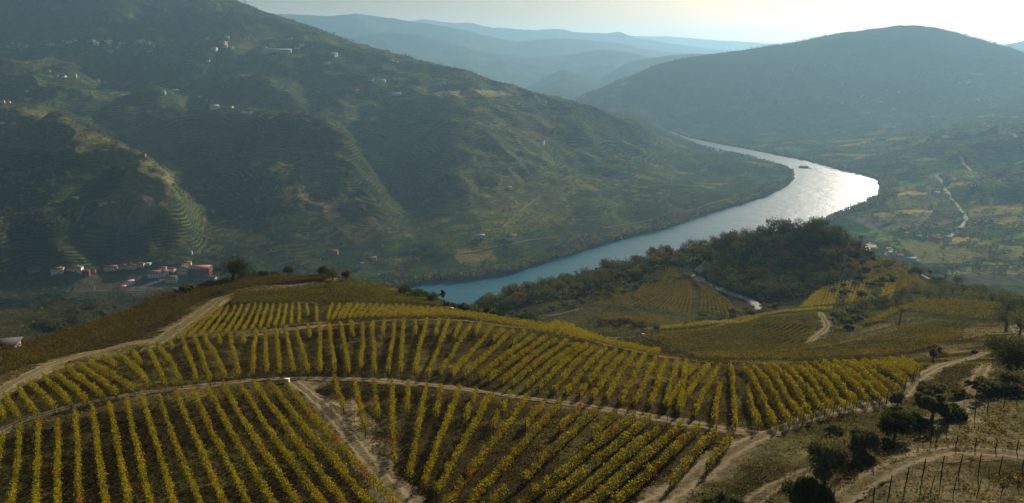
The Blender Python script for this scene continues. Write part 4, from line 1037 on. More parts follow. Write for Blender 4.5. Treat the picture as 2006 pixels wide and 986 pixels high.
r, x, y, sd_, te = cand(190000, 35, 850, 3400)
k = (r.random(len(x)) < 0.28*te+0.02) & (sd_ > 10) & ~((x > 0.39*y) & (ground(x, y) < 120))
far_wood('scrub', x[k], y[k], r.uniform(1.2, 2.6, k.sum()), ['green','dark','ochre','olive'], 36, per=5, label='low scrub and vines dotted along the terraces')
r, x, y, sd_, te = cand(420000, 41, 700, 2900)
k = (sd_ > 1.5) & (sd_ < 16+20*(fbm(x, y, 90, 3, 77) > 0.1)) & (r.random(len(x)) < 0.5)
far_wood('riverside_trees', x[k], y[k], r.uniform(4.5, 10, k.sum()), ['green','dark','olive','ochre','green'], 42, per=26, label='belt of bushy trees along the river banks')
r, x, y, sd_, te = cand(60000, 45, 2700, 5200)
g_ = fbm(x, y, 260, 4, 403); k = (r.random(len(x)) < 0.3*sstep(-0.2, 0.4, g_)) & (sd_ > 12)
far_wood('woodland', x[k], y[k], r.uniform(6, 13, k.sum()), ['dark','green'], 46, per=10, label='hazy woodland on the far mountain')

# rough scrub and weeds on uncultivated ground in the middle distance
FIELDS = [[(1285,655),(1400,640),(1500,622),(1560,612),(1605,612),(1605,640),(1590,670),(1540,690),(1460,697),(1370,695),(1300,684)], [(1345,700),(1500,688),(1620,668),(1740,640),(1850,638),(1892,652),(1880,668),(1800,694),(1600,712),(1450,712)],
          [(1225,610),(1312,525),(1352,550),(1370,625)], [(1570,600),(1600,575),(1690,510),(1790,525),(1835,578),(1745,595)], [(1755,610),(1800,588),(1960,596),(1955,634)], [(1360,545),(1375,515),(1392,505),(1385,560),(1500,600),(1490,615)], [(1598,612),(1625,612),(1640,640),(1600,680),(1570,680)]]
def scrub_px(name, n, poly, seedn, hs, pals, per, label, excl=(), t0=0, t1=900):
    r = np.random.default_rng(seedn); us = [q[0] for q in poly]; vs = [q[1] for q in poly]
    u = r.uniform(min(us), max(us), n*3); v = r.uniform(min(vs), max(vs), n*3); k = pip(u, v, poly)
    for e in excl: k &= ~pip(u, v, e)
    u, v = u[k][:n], v[k][:n]; x, y, z = hit(u, v); t = y*CP-(z-CAMH)*SP; k = (t > t0) & (t < t1) & (fbm(x, y, 18, 3, seedn)+0.5*r.normal(size=len(x)) > -0.2); x, y = x[k], y[k]
    return far_wood(name, x, y, r.uniform(hs[0], hs[1], len(x)), pals, seedn+1, per=per, label=label, asp=0.9)
scrub_px('scrub', 26000, [(860,598),(960,606),(1060,580),(1200,545),(1380,500),(1500,600),(1620,560),(1760,545),(1900,570),(2010,590),(2010,640),(1900,640),(1850,625),(1740,640),(1620,668),(1500,690),(1350,700),(1290,684),(1180,655),(1060,632),(960,614)], 501, (0.5, 1.5), ['olive','green','brown','dark'], 5, 'low scrub on the uncultivated middle slopes', FIELDS, 190, 700)
scrub_px('scrub', 16000, [(-20,590),(200,575),(420,548),(340,590),(200,625),(60,672),(-20,690)], 511, (0.8, 2.6), ['dark','green','olive','brown'], 8, 'low scrub on the shoulder below the town', (), 300, 900)
scrub_px('scrub', 5000, [(1440,870),(1530,850),(1700,800),(1760,790),(1850,730),(1990,640),(2010,990),(1300,990)], 521, (0.15, 0.6), ['olive','grey','brown','ochre'], 6, 'weeds and dry tufts on the waste ground', [[(1640,990),(1700,930),(1790,895),(2010,880),(2010,910),(1800,915),(1700,960),(1680,990)],[(1280,990),(1400,900),(1500,848),(1720,790),(1800,745),(1820,760),(1740,800),(1600,830),(1500,870),(1380,950),(1330,990)]], 40, 170)

def thicket(n, poly, seedn, hs, pals, t0, t1, label):
    r = np.random.default_rng(seedn); us = [q[0] for q in poly]; vs = [q[1] for q in poly]
    u = r.uniform(min(us), max(us), n*3); v = r.uniform(min(vs), max(vs), n*3); k = pip(u, v, poly); u, v = u[k][:n], v[k][:n]
    x, y, z = hit(u, v); t = y*CP-(z-CAMH)*SP; k = (t > t0) & (t < t1); x, y = x[k], y[k]
    return far_wood('undergrowth', x, y, r.uniform(hs[0], hs[1], len(x)), pals, seedn+1, per=22, label=label, asp=0.8)
thicket(2600, [(1385,482),(1450,459),(1540,444),(1600,438),(1650,452),(1700,480),(1700,500),(1655,505),(1630,560),(1560,585),(1490,592),(1440,568),(1388,545),(1384,510)], 601, (1.8, 4.2), ['dark','dark','brown','pine'], 300, 650, 'dark undergrowth filling the knoll wood')
thicket(1500, [(925,602),(985,580),(1050,562),(1120,544),(1200,524),(1300,502),(1385,480),(1376,512),(1290,534),(1240,552),(1120,584),(1000,608)], 611, (1.8, 4.0), ['dark','dark','green','olive'], 300, 760, 'dark undergrowth of the river slope belt')
thicket(1500, [(0,588),(120,582),(260,585),(380,572),(330,582),(220,608),(160,640),(100,655),(60,640),(100,615),(40,602),(0,605)], 621, (2.0, 5.0), ['dark','olive','green'], 300, 1000, 'undergrowth of the wood below the town')

# hedgerows and tree lines between the parcels of the plain
r, x, y, sd_, te = cand(160000, 71, 880, 2600)
ci = (x/(y+OFF)+K)/(2*K)*(NC-1); ri = np.log((y+OFF)/R0)/LMAX*(NR-1); ed = bil(edge_, ci, ri); z_ = ground(x, y)
k = (x > 0.38*y) & (z_ < 150) & (sd_ > 8) & (ed < 5) & (r.random(len(x)) < 0.5) & (fbm(x, y, 120, 3, 411) > -0.35)
far_wood('hedgerow', x[k], y[k], r.uniform(3.0, 7.5, k.sum()), ['green','dark','dark','olive'], 72, per=18, label='hedgerows and tree lines between the plots of the plain')
# ---------------------------------------------------------------- houses
def wallm(n, c): return simple_mat(n, c, 0.9, 0.12, 0.6)
WM = {'white': wallm('whitewashed_wall', (0.66, 0.64, 0.60)), 'cream': wallm('cream_wall', (0.55, 0.48, 0.38)), 'stone': wallm('granite_wall', (0.30, 0.28, 0.25)),
      'red': wallm('dark_red_wall', (0.22, 0.055, 0.04)), 'blue': wallm('pale_blue_wall', (0.35, 0.48, 0.58)), 'grey': wallm('grey_wall', (0.30, 0.31, 0.33))}
RM = {'red': simple_mat('terracotta_roof', (0.30, 0.10, 0.06), 0.85, 0.25, 1.5, 0.05), 'brown': simple_mat('old_brown_roof', (0.22, 0.10, 0.06), 0.9, 0.3, 1.5, 0.05),
      'orange': simple_mat('orange_roof', (0.34, 0.15, 0.075), 0.85, 0.2, 1.5, 0.05), 'grey': simple_mat('slate_roof', (0.10, 0.09, 0.09), 0.8, 0.2, 1.0), 'metal': simple_mat('pale_sheet_roof', (0.42, 0.42, 0.42), 0.75, 0.1, 1.0),
      'pink': simple_mat('pinkish_tiles', (0.50, 0.28, 0.22), 0.85, 0.2, 1.5)}  # pinkish tile colour, paler than the terracotta
MWIN = simple_mat('dark_window_glass', (0.03, 0.035, 0.04), 0.2, 0.1, 1.0); MDOOR = simple_mat('painted_door', (0.16, 0.09, 0.05), 0.7)
MCHIM = wallm('chimney_render', (0.5, 0.45, 0.4))
def boxg(x0, x1, y0, y1, z0, z1):
    v = np.array([(x, y, z) for z in (z0, z1) for y in (y0, y1) for x in (x0, x1)], float)
    return v, np.array([(0,2,3,1),(4,5,7,6),(0,1,5,4),(2,6,7,3),(0,4,6,2),(1,3,7,5)])
def house(u, v, wpx, hpx, label, wall='white', roof='red', rot=0.0, deep=0.7, floors=1, wins=0, flat=False, cat='house', group=None, name='house', chim=False, hmin=2.6):
    x, y, z = hit(u, v); x, y = float(x[0]), float(y[0]); t = float(to_px(np.array(x), np.array(y), z)[2][0]); m = t/F
    w = wpx*m; h = max(hmin, hpx*m); d = w*deep; x += 0; y += d/2
    gx = np.array([x-w/2, x+w/2, x-w/2, x+w/2, x]); gy = np.array([y-d/2, y-d/2, y+d/2, y+d/2, y]); zb = float(ground(gx, gy).min()); zt = float(ground(x, y-d/2))
    root = empty(name, (x, y, zt), label, cat, group, rot); fz = zb-zt-1.0
    rise = 0 if flat else min(0.24*d, 0.45*h+0.5)
    # walls with gable ends (ridge runs along x)
    a, b = w/2, d/2; eh = h-rise*0.6 if not flat else h
    vs = [(-a,-b,fz),(a,-b,fz),(a,b,fz),(-a,b,fz),(-a,-b,eh),(a,-b,eh),(a,b,eh),(-a,b,eh),(-a,0,eh+rise),(a,0,eh+rise)]
    fs = [(0,1,5,4),(2,3,7,6),(1,2,6,5),(3,0,4,7),(5,6,9,9),(7,4,8,8),(4,5,9,8),(6,7,8,9)]
    me = bpy.data.meshes.new('wall'); me.from_pydata(vs, [], [(0,1,5,4),(2,3,7,6),(1,2,6,9,5),(3,0,4,8,7),(4,5,9,8),(6,7,8,9),(0,3,2,1)]); me.materials.append(WM[wall])
    o = bpy.data.objects.new('wall', me); COL.objects.link(o); o.parent = root
    ov = 0.45; th = 0.25
    if flat: rv, rf = boxg(-a-ov, a+ov, -b-ov, b+ov, eh+0.02, eh+0.3)
    else:
        k = rise/b; yo = b+ov; zo = eh-ov*k+0.05; zr = eh+rise+0.05
        rv = np.array([(-a-ov,-yo,zo),(a+ov,-yo,zo),(a+ov,0,zr),(-a-ov,0,zr),(a+ov,yo,zo),(-a-ov,yo,zo)]); rv = np.vstack([rv, rv+np.array([0,0,th])])
        rf = np.array([(0,3,2,1),(3,5,4,2),(6,7,8,9),(9,8,10,11),(0,1,7,6),(4,5,11,10),(1,2,8,7),(2,4,10,8),(5,3,9,11),(3,0,6,9)])
    mesh_np('roof', rv, rf, RM[roof], parent=root)
    if wins:
        fh = eh/floors
        for f in range(floors):
            for i in range(wins):
                cx = -a+w*(i+0.5)/wins; zc = f*fh+fh*0.55
                if f == 0 and i == wins//2:
                    dv, df = boxg(cx-0.6, cx+0.6, -b-0.06, -b-0.003, 0, min(2.2, fh*0.8)); mesh_np('door', dv, df, MDOOR, parent=root); continue
                ww = min(0.6, w/wins*0.28); dv, df = boxg(cx-ww, cx+ww, -b-0.05, -b-0.003, zc-0.6, zc+0.7); mesh_np('window', dv, df, MWIN, parent=root)
    if chim:
        cv, cf = boxg(a*0.4, a*0.4+0.8, 0.3, 1.1, eh+rise*0.4, eh+rise+1.3); mesh_np('chimney', cv, cf, MCHIM, parent=root)
    return root
TG = 'houses of the riverside town'
house(71, 536, 34, 11, 'wide dim grey house with dark roof, leftmost in the riverside town', 'grey', 'grey', 0.5, 0.5, 2, 4, group=TG)
house(111, 537, 23, 11, 'white house with orange roof, second from the left in the town', 'white', 'orange', 0.12, 0.5, 1, 4, group=TG, chim=True)
house(145, 533, 26, 9, 'long low whitish house with brown roof, third in the town', 'white', 'brown', 0.1, 0.45, 1, 6, group=TG, chim=True)
house(168, 541, 12, 11, 'small reddish block with white base in the town', 'red', 'red', 0.1, 0.7, 2, 2, group=TG)
house(184, 534, 5, 5, 'tiny pale hut right of the reddish block', 'cream', 'red', 0.4, group=TG)
house(215, 532, 22, 10, 'broad white two-storey house with red roof in the town row', 'white', 'red', 0.15, 0.5, 2, 5, group=TG)
house(240, 528, 18, 8, 'brown-roofed house behind the broad white one', 'cream', 'brown', 0.15, 0.6, 1, 3, group=TG)
house(257, 528, 18, 9, 'white house with red roof, left of the last pair uphill', 'white', 'red', -0.2, 0.5, 1, 4, group=TG)
house(273, 525, 18, 9, 'white house ending the uphill row of the town', 'white', 'red', -0.1, 0.5, 2, 4, group=TG)
house(289, 521, 10, 4, 'low pale annex beyond the uphill row', 'blue', 'metal', 0, group=TG, flat=True)
house(300, 545, 25, 12, 'large white house with hipped red roof at the centre of the town', 'white', 'red', 0.25, 0.6, 2, 5, group=TG)
house(320, 542, 13, 11, 'narrow white wing with red roof beside the large house', 'white', 'red', 0.9, 0.8, 2, 2, group=TG)
house(334, 555, 21, 12, 'white two-storey house with red roof nearest the hill crest', 'white', 'red', 0.1, 0.6, 2, 4, group=TG)
house(317, 531, 14, 7, 'small house with red roof behind the large white one', 'blue', 'red', 0.1, 0.6, 1, 3, group=TG)
house(335, 533, 16, 7, 'small tiled house squeezed behind the winery', 'white', 'red', -0.3, 0.6, 1, 3, group=TG)
house(364, 522, 17, 8, 'red-roofed house above the winery on the slope', 'white', 'red', 0.3, 0.6, 1, 3, group=TG)
house(357, 540, 20, 17, 'white three-storey winery block with rows of windows', 'white', 'orange', 0.05, 0.5, 3, 5, cat='winery', name='winery')
house(389, 541, 41, 17, 'long dark red winery warehouse with pinkish roof', 'red', 'pink', 0.08, 0.5, 2, 5, cat='warehouse', name='warehouse')
house(408, 551, 26, 8, 'grey low store right below the red warehouse', 'grey', 'grey', 0.0, 0.5, 1, 5, cat='shed', name='shed')
house(251, 560, 18, 9, 'slanting white house with pinkish roof by the riverside road', 'white', 'pink', 0.8, 0.45, 1, 3, group=TG)
house(239, 567, 12, 6, 'small pinkish extension at the roadside end of the slanting house', 'cream', 'pink', 0.8, 0.5, 1, 2, group=TG)
house(373, 498, 6, 5, 'tiny pale hut alone in the dark hollow above the winery', 'blue', 'metal')
house(705, 528, 12, 12, 'white-blue house on the bank left of the water', 'blue', 'grey', 0.7, 0.7, 2, 2)
house(727, 511, 20, 6, 'long low shed with orange-red roof among bank trees', 'cream', 'orange', 0.15, 0.4)
house(650, 500, 22, 8, 'dim reddish house under the terraced spur', 'stone', 'red', 0.1, 0.5, 1, 3)
house(941, 469, 16, 8, 'pale blue-grey house above the bank road', 'blue', 'metal', 0.1, 0.6, 1, 3)
house(1000, 473, 21, 11, 'white house with red roof above the bank road', 'white', 'red', 0.4, 0.6, 2, 3, chim=True)
house(1059, 282, 16, 7, 'white farmhouse with red roof high on the terraced spur', 'white', 'red', -0.4, 0.5)
house(997, 372, 9, 5, 'small pale hut midway up the terraced spur', 'white', 'metal', 0.2)
house(201, 404, 16, 9, 'red-roofed farmhouse with dark trees on the sunny spur', 'cream', 'red', 0.3, 0.6, 1, 3)
house(222, 399, 9, 6, 'small red-roofed barn beside the spur farmhouse', 'stone', 'red', 0.3, 0.6)
house(146, 389, 13, 3, 'long low pale shed on the spur path', 'white', 'metal', 0.05, 0.4, flat=True)
house(416, 418, 8, 5, 'dim small house in the shaded flank of the middle spur', 'blue', 'grey')
house(471, 426, 8, 4, 'faint pale hut right of the dim small house', 'cream', 'brown')
house(202, 298, 13, 4, 'small flat-roofed hut on the sunny spur top', 'stone', 'metal', 0.1, 0.5, flat=True)
house(281, 307, 7, 5, 'tiny red hut near the edge of the sunny spur', 'stone', 'red')
house(1405, 300, 6, 4, 'tiny white hut on the wooded point in the river bend', 'white', 'metal')
house(1460, 345, 4, 7, 'small white tower on the wooded point', 'white', 'metal', cat='tower', name='tower')
# villages on the high slope: (u, v base, width px, height px, wall, roof)
def cluster(lst, what, group, o=(0, 0), z=1.0):
    lst = sorted(lst)
    for i, (u, v, w, h, wa, ro) in enumerate(lst):
        house(o[0]+u/z, o[1]+v/z, w, h, f'{ordw(i+1)} {"white" if wa == "white" else wa}-walled house from the left {what}', wa, ro, random.uniform(-.5, .5), 0.6, group=group)
cluster([(85,198,6,3,'white','metal'),(150,162,6,3,'white','red'),(222,205,7,5,'white','red'),(245,178,6,4,'white','red'),(325,210,7,6,'white','metal'),(262,238,5,3,'cream','metal'),(285,200,6,4,'blue','grey'),
         (575,182,5,4,'cream','orange'),(620,184,11,5,'white','red'),(765,134,4,3,'white','metal'),(825,156,12,5,'white','red'),(910,135,6,3,'cream','metal'),(1095,150,14,6,'grey','brown'),(1155,184,10,6,'white','metal'),
         (1295,156,14,7,'white','red'),(1305,190,12,3,'cream','orange'),(1440,172,5,6,'white','red'),(1430,218,10,6,'cream','red'),(1312,265,11,6,'blue','grey'),(1490,168,3,3,'white','metal'),(1660,160,14,5,'blue','red'),
         (1722,145,6,5,'white','metal'),(1785,165,12,5,'cream','red'),(1722,182,5,4,'white','red'),(1858,205,4,5,'white','metal'),(1800,268,10,5,'blue','brown')], 'in the high village', 'houses of the high village', (0, 60), 6.1625)
cluster([(570,510,9,4,'cream','orange'),(680,565,7,4,'blue','grey'),(750,568,12,4,'white','grey'),(893,568,8,6,'white','red'),(1175,615,7,3,'cream','red'),(1245,628,8,4,'white','brown'),(1555,648,16,4,'grey','brown'),(1845,632,16,3,'grey','brown'),(320,748,5,4,'white','metal'),(1940,752,14,4,'blue','red')], 'along the crest of the middle spur', 'houses along the middle spur', (0, 60), 6.1625)
cluster([(12,582,9,6,'white','red'),(42,582,8,5,'cream','red'),(152,565,12,6,'cream','red'),(12,698,7,4,'white','metal'),(70,700,9,4,'stone','red')], 'at the top of the sunny spur', 'houses at the top of the sunny spur', (0, 0), 2.8586)
cluster([(980,518,13,5,'blue','metal'),(905,522,12,3,'cream','brown'),(1120,546,8,4,'white','red'),(1155,560,7,3,'white','red'),(1185,566,5,3,'cream','metal'),(1197,615,17,8,'white','metal'),(1285,606,12,4,'cream','red'),(1360,635,8,4,'white','red'),(1390,638,14,6,'blue','grey'),(1510,668,8,4,'blue','grey')], 'down the nose of the middle spur', 'houses down the middle spur', (0, 0), 2.8586)
cluster([(1163,222,8,5,'white','red'),(1268,218,9,4,'white','metal'),(1243,243,16,4,'cream','red'),(1192,282,14,5,'white','red'),(1252,268,14,4,'cream','red'),(1292,270,10,4,'cream','red'),(1165,348,6,4,'white','red'),(1690,262,9,6,'white','red'),(1663,276,10,4,'white','brown'),(1865,314,10,5,'blue','metal'),(1825,360,12,4,'white','red'),(1625,222,9,3,'stone','red')], 'of the upper hamlet', 'houses of the upper hamlet', (0, 0), 2.8586)
house(540, 102, 58, 5, 'very long pale blue shed in the upper hamlet', 'blue', 'metal', 0.05, 0.15, cat='shed', name='shed')
cluster([(15,312,10,5,'blue','metal'),(338,345,5,4,'cream','red'),(360,348,8,3,'blue','grey'),(887,442,11,6,'blue','metal'),(853,440,6,3,'white','metal'),(825,492,10,6,'white','red'),(620,482,12,6,'cream','red'),(278,462,15,5,'blue','metal'),(220,456,9,4,'blue','grey'),(130,515,14,4,'stone','red'),(1190,576,8,4,'cream','red'),(590,478,7,4,'stone','brown')], 'on the shoulder under the skyline', 'houses on the shoulder', (650, 0), 2.8586)
house(776, 188, 18, 5, 'teal-roofed long building under the shoulder houses', 'blue', 'metal', 0.0, 0.4, cat='shed', name='shed')
# right-hand plain village
RV = [(235,750),(262,778),(288,768),(250,800),(330,756),(395,730),(385,765),(352,800),(400,808),(425,728),(452,738),(492,748),(515,740),(480,792),(440,795),(650,748),(690,740),(700,705),(730,712),(760,695),(782,688),(815,682),(835,684),(855,688),(860,718),(745,765),(768,775),(620,745),(600,760),(810,700),(905,715),(745,835)]
lst = []
rr = random.Random(4)
for (a, b) in RV:
    lst.append((a, b, rr.uniform(7, 13), rr.uniform(4, 6.5), rr.choice(['white','white','cream','stone','blue']), rr.choice(['red','red','orange','brown','metal'])))
cluster(lst, 'in the village on the plain', 'houses of the village on the plain', (1700, 240), 3.523)
PG = (1700, 240, 3.523)
def ph(a, b, w, h, lab, **kw): house(1700+a/3.523, 240+b/3.523, w, h, lab, **kw)
ph(555, 412, 12, 12, 'pale blue tall house beside the valley road', wall='blue', roof='red', floors=2, wins=3)
ph(750, 442, 13, 8, 'white house with orange roof on the terrace edge', wall='white', roof='orange', wins=3)
ph(485, 476, 15, 9, 'white house with dark roof by the road bend', wall='white', roof='grey', wins=3)
ph(487, 498, 11, 4, 'bright white low shed in front of the dark-roofed house', wall='white', roof='metal', flat=True)
ph(500, 818, 26, 4, 'long pale shed at the lower edge of the plain village', wall='cream', roof='orange', cat='shed', name='shed')
ph(556, 818, 15, 8, 'pale metal-roofed barn added for a glint at the lower edge of the plain village', wall='white', roof='metal', cat='barn', name='barn')  # barn added to stand for a bright glint; its roof is matte
ph(205, 945, 26, 7, 'long white building with red roof behind the knoll', wall='white', roof='red', wins=6, floors=1)
ph(300, 962, 20, 6, 'white-roofed building right of the long red-roofed one', wall='white', roof='metal', wins=3)
ph(325, 948, 8, 4, 'small bright hut behind the white-roofed building', wall='white', roof='metal')
ph(190, 908, 6, 4, 'little white hut beside the white forecourt', wall='white', roof='metal')
ph(1070, 708, 12, 8, 'white house at the right margin of the plain', wall='white', roof='metal')
ph(835, 50, 13, 5, 'white house on the ridge left of the pale road cuts', wall='white', roof='orange')
ph(545, 112, 14, 4, 'flat pale building on the near ridge line', wall='cream', roof='metal', flat=True)
ph(1050, 66, 16, 5, 'white house right of the pale road cuts', wall='white', roof='brown')
cluster([(1095,548,5,4,'white','metal'),(1205,575,6,3,'white','metal'),(1277,618,7,4,'white','red'),(1500,660,9,5,'white','red'),(1740,566,7,5,'white','red'),(1832,612,6,6,'white','metal'),(980,586,5,3,'white','metal'),(1275,716,6,4,'cream','metal'),(1690,470,5,4,'white','metal'),(1300,522,5,3,'cream','metal'),(1190,575,5,3,'white','metal'),(1950,420,6,4,'white','metal'),(1640,470,5,3,'cream','metal'),(1230,512,5,3,'white','metal'),(1130,640,5,3,'cream','metal')], 'on the hazy mountain slope', 'scattered houses on the hazy mountain', (1306, 0), 2.8586)
house(1306+1735/2.8586, 424/2.8586, 26, 4, 'long pale quarry-like building high on the hazy mountain', 'cream', 'metal', 0.0, 0.3, flat=True, cat='building', name='building')
house(0, 686, 40, 2, hmin=0.8, label='flat grey concrete roof low at the left edge', wall='stone', roof='grey', rot=0.25, deep=0.9, flat=True, cat='building', name='building')

# ---------------------------------------------------------------- river boat
def boat():
    x, y = at_level(1577, 329); x, y = float(x), float(y)
    root = empty('river_boat', (x, y, 0), 'dark river cruise boat heading down the glittering bend', 'boat', rz=math.radians(-32))
    L, B = 17, 3.6
    st = [(-L, 0.75), (-L*.6, 1), (L*.5, 1), (L*.8, 0.6), (L, 0.06)]
    vs = []
    for (x_, k) in st: vs += [(x_, -B*k*.8, -0.4), (x_, -B*k, 1.7+max(0, x_-L*.5)*.06), (x_, B*k, 1.7+max(0, x_-L*.5)*.06), (x_, B*k*.8, -0.4)]
    fs = []
    for i in range(len(st)-1):
        for j in range(3): fs.append((i*4+j, i*4+4+j, i*4+5+j, i*4+1+j))
    fs += [(0, 1, 2, 3), (16, 19, 18, 17)]
    md = simple_mat('dark_hull_paint', (0.05, 0.06, 0.08), 0.4); ml = simple_mat('grey_cabin_paint', (0.22, 0.24, 0.26), 0.5)
    mesh_np('hull', vs, np.array(fs), md, parent=root)
    v, f = boxg(-L*.85, L*.55, -B*.8, B*.8, 1.7, 4.0); cb = mesh_np('cabin', v, f, ml, parent=root)
    for sgn in (-1, 1):
        v, f = boxg(-L*.8, L*.5, sgn*B*.8-0.04*(sgn < 0)-0.0*(sgn > 0), sgn*B*.8+0.04, 2.4, 3.3); mesh_np('window_band', v+np.array([0, sgn*0.03, 0]), f, MWIN, parent=cb)
    v, f = boxg(L*.1, L*.35, -B*.5, B*.5, 4.0, 5.8); mesh_np('wheelhouse', v, f, ml, parent=root)
    v, f = boxg(-L*.7, L*.05, -B*.75, B*.75, 5.4, 5.55); mesh_np('sun_deck_awning', v, f, ml, parent=root)
    v, f = join([tube([(px, py, 4), (px, py, 5.4)], [.08, .08], 4) for px in (-L*.65, -L*.3, 0) for py in (-B*.7, B*.7)]); mesh_np('awning_frame', v, f, md, parent=root)
    v, f = tube([(L*.2, 0, 5.8), (L*.2, 0, 9)], [.1, .05], 4); mesh_np('mast', v, f, md, parent=root)
boat()

# ---------------------------------------------------------------- pylons, poles, posts
MSTEEL = simple_mat('galvanised_steel', (0.22, 0.23, 0.24), 0.6)
def pylon(u, v, hpx, label, scale=1.0):
    x, y, z = hit(u, v); x, y, z = float(x[0]), float(y[0]), float(z[0]); t = float(to_px(np.array(x), np.array(y), np.array(z))[2]); h = hpx*t/F
    root = empty('pylon', (x, y, z), label, 'pylon'); b = h*0.09; r_ = h*0.011*scale
    P = []
    for sx in (-1, 1):
        for sy in (-1, 1): P.append(tube([(sx*b, sy*b, -1), (sx*b*.25, sy*b*.25, h*.75), (0, 0, h)], [r_, r_*.8, r_*.6], 4))
    n = 7
    for i in range(n):
        k0 = i/n; k1 = (i+1)/n; w0 = b*(1-k0*.75); w1 = b*(1-k1*.75)
        for sy in (-1, 1):
            P.append(tube([(-w0, sy*w0, h*.75*k0), (w1, sy*w1, h*.75*k1)], [r_*.5, r_*.5], 4)); P.append(tube([(w0, sy*w0, h*.75*k0), (-w1, sy*w1, h*.75*k1)], [r_*.5, r_*.5], 4))
    vv, ff = join(P); mesh_np('lattice', vv, ff, MSTEEL, parent=root)
    for k, wd in ((.74, .17), (.86, .13)):
        vv, ff = tube([(-h*wd, 0, h*k), (0, 0, h*(k+.02)), (h*wd, 0, h*k)], [r_*.6, r_, r_*.6], 4); mesh_np('crossarm', vv, ff, MSTEEL, parent=root)
pylon(1413, 478, 24, 'slim grey pylon beside the lone round tree above the river')
pylon(481, 16, 26, 'tall faint pylon on the upper skyline', 0.7)
pylon(567, 42, 16, 'small faint pylon on the skyline notch', 0.8)
pylon(728, 92, 14, 'faint pylon on the hillside skyline below the notch', 0.8)
def pole(u, v, hpx, label, r_=0.14, mat=None, lean=0.0, name='utility_pole', cat='pole', arm=True, group=None):
    x, y, z = hit(u, v); x, y, z = float(x[0]), float(y[0]), float(z[0]); t = float(to_px(np.array(x), np.array(y), np.array(z))[2]); h = hpx*t/F
    vv, ff = tube([(0, 0, -.3), (lean*h*.5, 0, h*.5), (lean*h, 0, h)], [r_, r_*.9, r_*.75], 6)
    if arm:
        root = empty(name, (x, y, z), label, cat, group); mesh_np('shaft', vv, ff, mat, parent=root)
        av, af = tube([(lean*h-0.9, 0, h*.93), (lean*h+.9, 0, h*.95)], [.06, .06], 4); mesh_np('crossarm', av, af, mat, parent=root)
        return root
    o = mesh_np(name, vv, ff, mat); o.location = (x, y, z); return tag(o, label, cat, group)
MPW = simple_mat('tarred_wood_pole', (0.06, 0.045, 0.035), 0.9, 0.3, 3.0)
pole(1760, 639, 36, 'dark leaning wooden pole beside the shelf field', 0.2, MPW, 0.09, name='utility_pole')
pole(1630, 656, 19, 'pale marker post beside the forked track', 0.08, WM['cream'], 0.05, name='marker_post', arm=False, cat='post')
pole(186, 568, 9, 'pale lamp post beside the riverside road', 0.2, WM['white'], 0.0, name='lamp_post', arm=True, cat='lamp post')
MP = simple_mat('dark_vineyard_post', (0.035, 0.028, 0.022), 0.9, 0.3, 5.0)
cp_ = cz((1606, 741), 4.025)
rowsP = [('lower', 'below the sandy bend', [(285,1010,70),(420,1000,155),(540,945,200),(668,880,205),(805,800,185),(955,770,175),(1095,745,160),(1250,745,162),(1413,745,150),(1592,735,125)]),
         ('inner', 'above the sandy bend', [(912,528,88),(1068,548,95),(1224,558,95),(1380,570,95),(1550,580,90)]),
         ('upper', 'along the top of the bare field', [(876,485,122),(1003,408,118),(1106,352,112),(1223,292,118),(1319,262,100),(1447,245,98),(1547,222,88)]),
         ('field', 'inside the young vineyard', [(872,905,150),(1050,915,165),(1236,935,165),(1425,950,170),(1180,700,60),(1330,760,60),(1490,800,60),(1560,860,80)])]
for key, wh, lst in rowsP:
    for i, (a, b, h) in enumerate(sorted(lst)):
        u, v = cp_((a, b)); pole(u, v, h/4.025, f'{ordw(i+1)} dark vineyard post from the left {wh}', 0.055 if key != 'field' else 0.035, MP, random.uniform(-.05, .09), name='vineyard_post', cat='post', arm=False, group=f'vineyard posts {wh}')
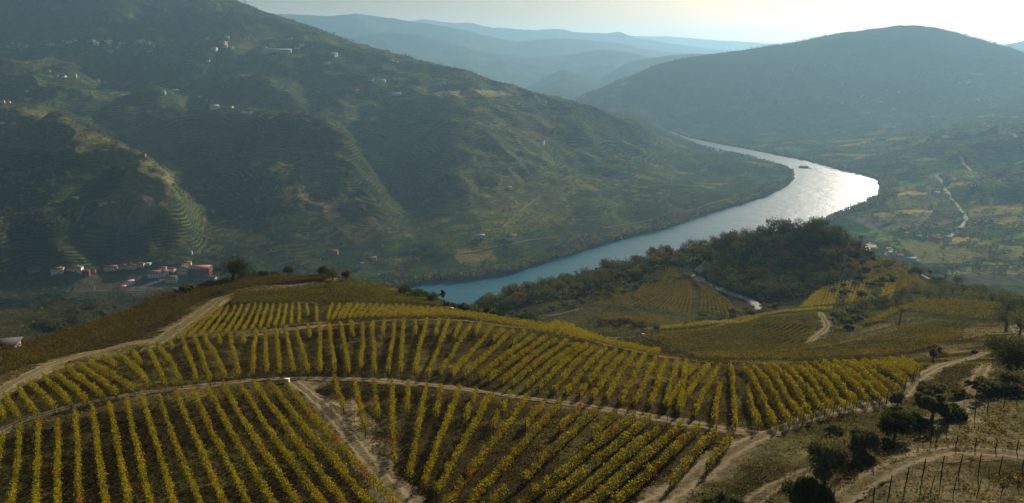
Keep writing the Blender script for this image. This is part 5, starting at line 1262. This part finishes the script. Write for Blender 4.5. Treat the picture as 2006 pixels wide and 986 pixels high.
def stone_box(u, v, w, h, label, name='stone_box'):
    x, y, z = hit(u, v); x, y, z = float(x[0]), float(y[0]), float(z[0]); m = float(to_px(np.array(x), np.array(y), np.array(z))[2])/F
    root = empty(name, (x, y, z), label, 'box'); a = w*m/2; H = h*m
    vv, ff = boxg(-a, a, -a*.8, a*.8, -.2, H*.8); mesh_np('body', vv, ff, WM['white'], parent=root)
    vv, ff = boxg(-a*1.1, a*1.1, -a*.9, a*.9, H*.8, H); mesh_np('lid', vv, ff, WM['cream'], parent=root)
stone_box(561, 750, 11, 8, 'whitish water valve box where the two tracks meet')
stone_box(885, 607, 6, 4, 'small white box beside the upper yellow strip')
stone_box(1259, 661, 5, 7, 'small grey-white box at the tip of the yellow strip')
stone_box(1050, 632, 4, 3, 'tiny white block on the bank behind the yellow strip')

# young vines between the posts: straggling rows of small plants
r = np.random.default_rng(77); acc_v = []
def sprigs(a0, a1, b0, b1, n, m):
    for i in range(n):
        f = i/(n-1); s = (a0[0]+(a1[0]-a0[0])*f, a0[1]+(a1[1]-a0[1])*f); e = (b0[0]+(b1[0]-b0[0])*f, b0[1]+(b1[1]-b0[1])*f)
        (u0, v0), (u1, v1) = cp_(s), cp_(e); x, y, z = hit([u0, u1], [v0, v1])
        L = math.hypot(x[1]-x[0], y[1]-y[0])
        for k in np.arange(0.4, L, 1.0):
            if r.random() < 0.3: continue
            q = k/L; px, py = x[0]*(1-q)+x[1]*q, y[0]*(1-q)+y[1]*q
            nn = int(r.uniform(12, 60)); c = r.normal(size=(nn, 3))*np.array([.2, .2, .18]); c[:, 2] = np.abs(c[:, 2])+0.1
            c += np.array([px, py, float(ground(px, py))]); acc_v.append((c, r.random(nn)))
sprigs((420,1000),(1592,735),(900,1250),(2100,1000),11,0)
sprigs((876,485),(1547,222),(1060,560),(2000,560),9,0)
c = np.concatenate([a[0] for a in acc_v]); kk_ = np.concatenate([a[1] for a in acc_v])
v, f = leaf_quads(c, r.uniform(0.1, 0.22, len(c)), r)
tag(mesh_np('young_vines', v, f, MVINE, np.repeat(np.where((kk_ < 0.35)[:, None], YEL*0.8, (0.09, 0.085, 0.03)), 4, 0)), kind='stuff', label='small young vines sprouting in bare rows')
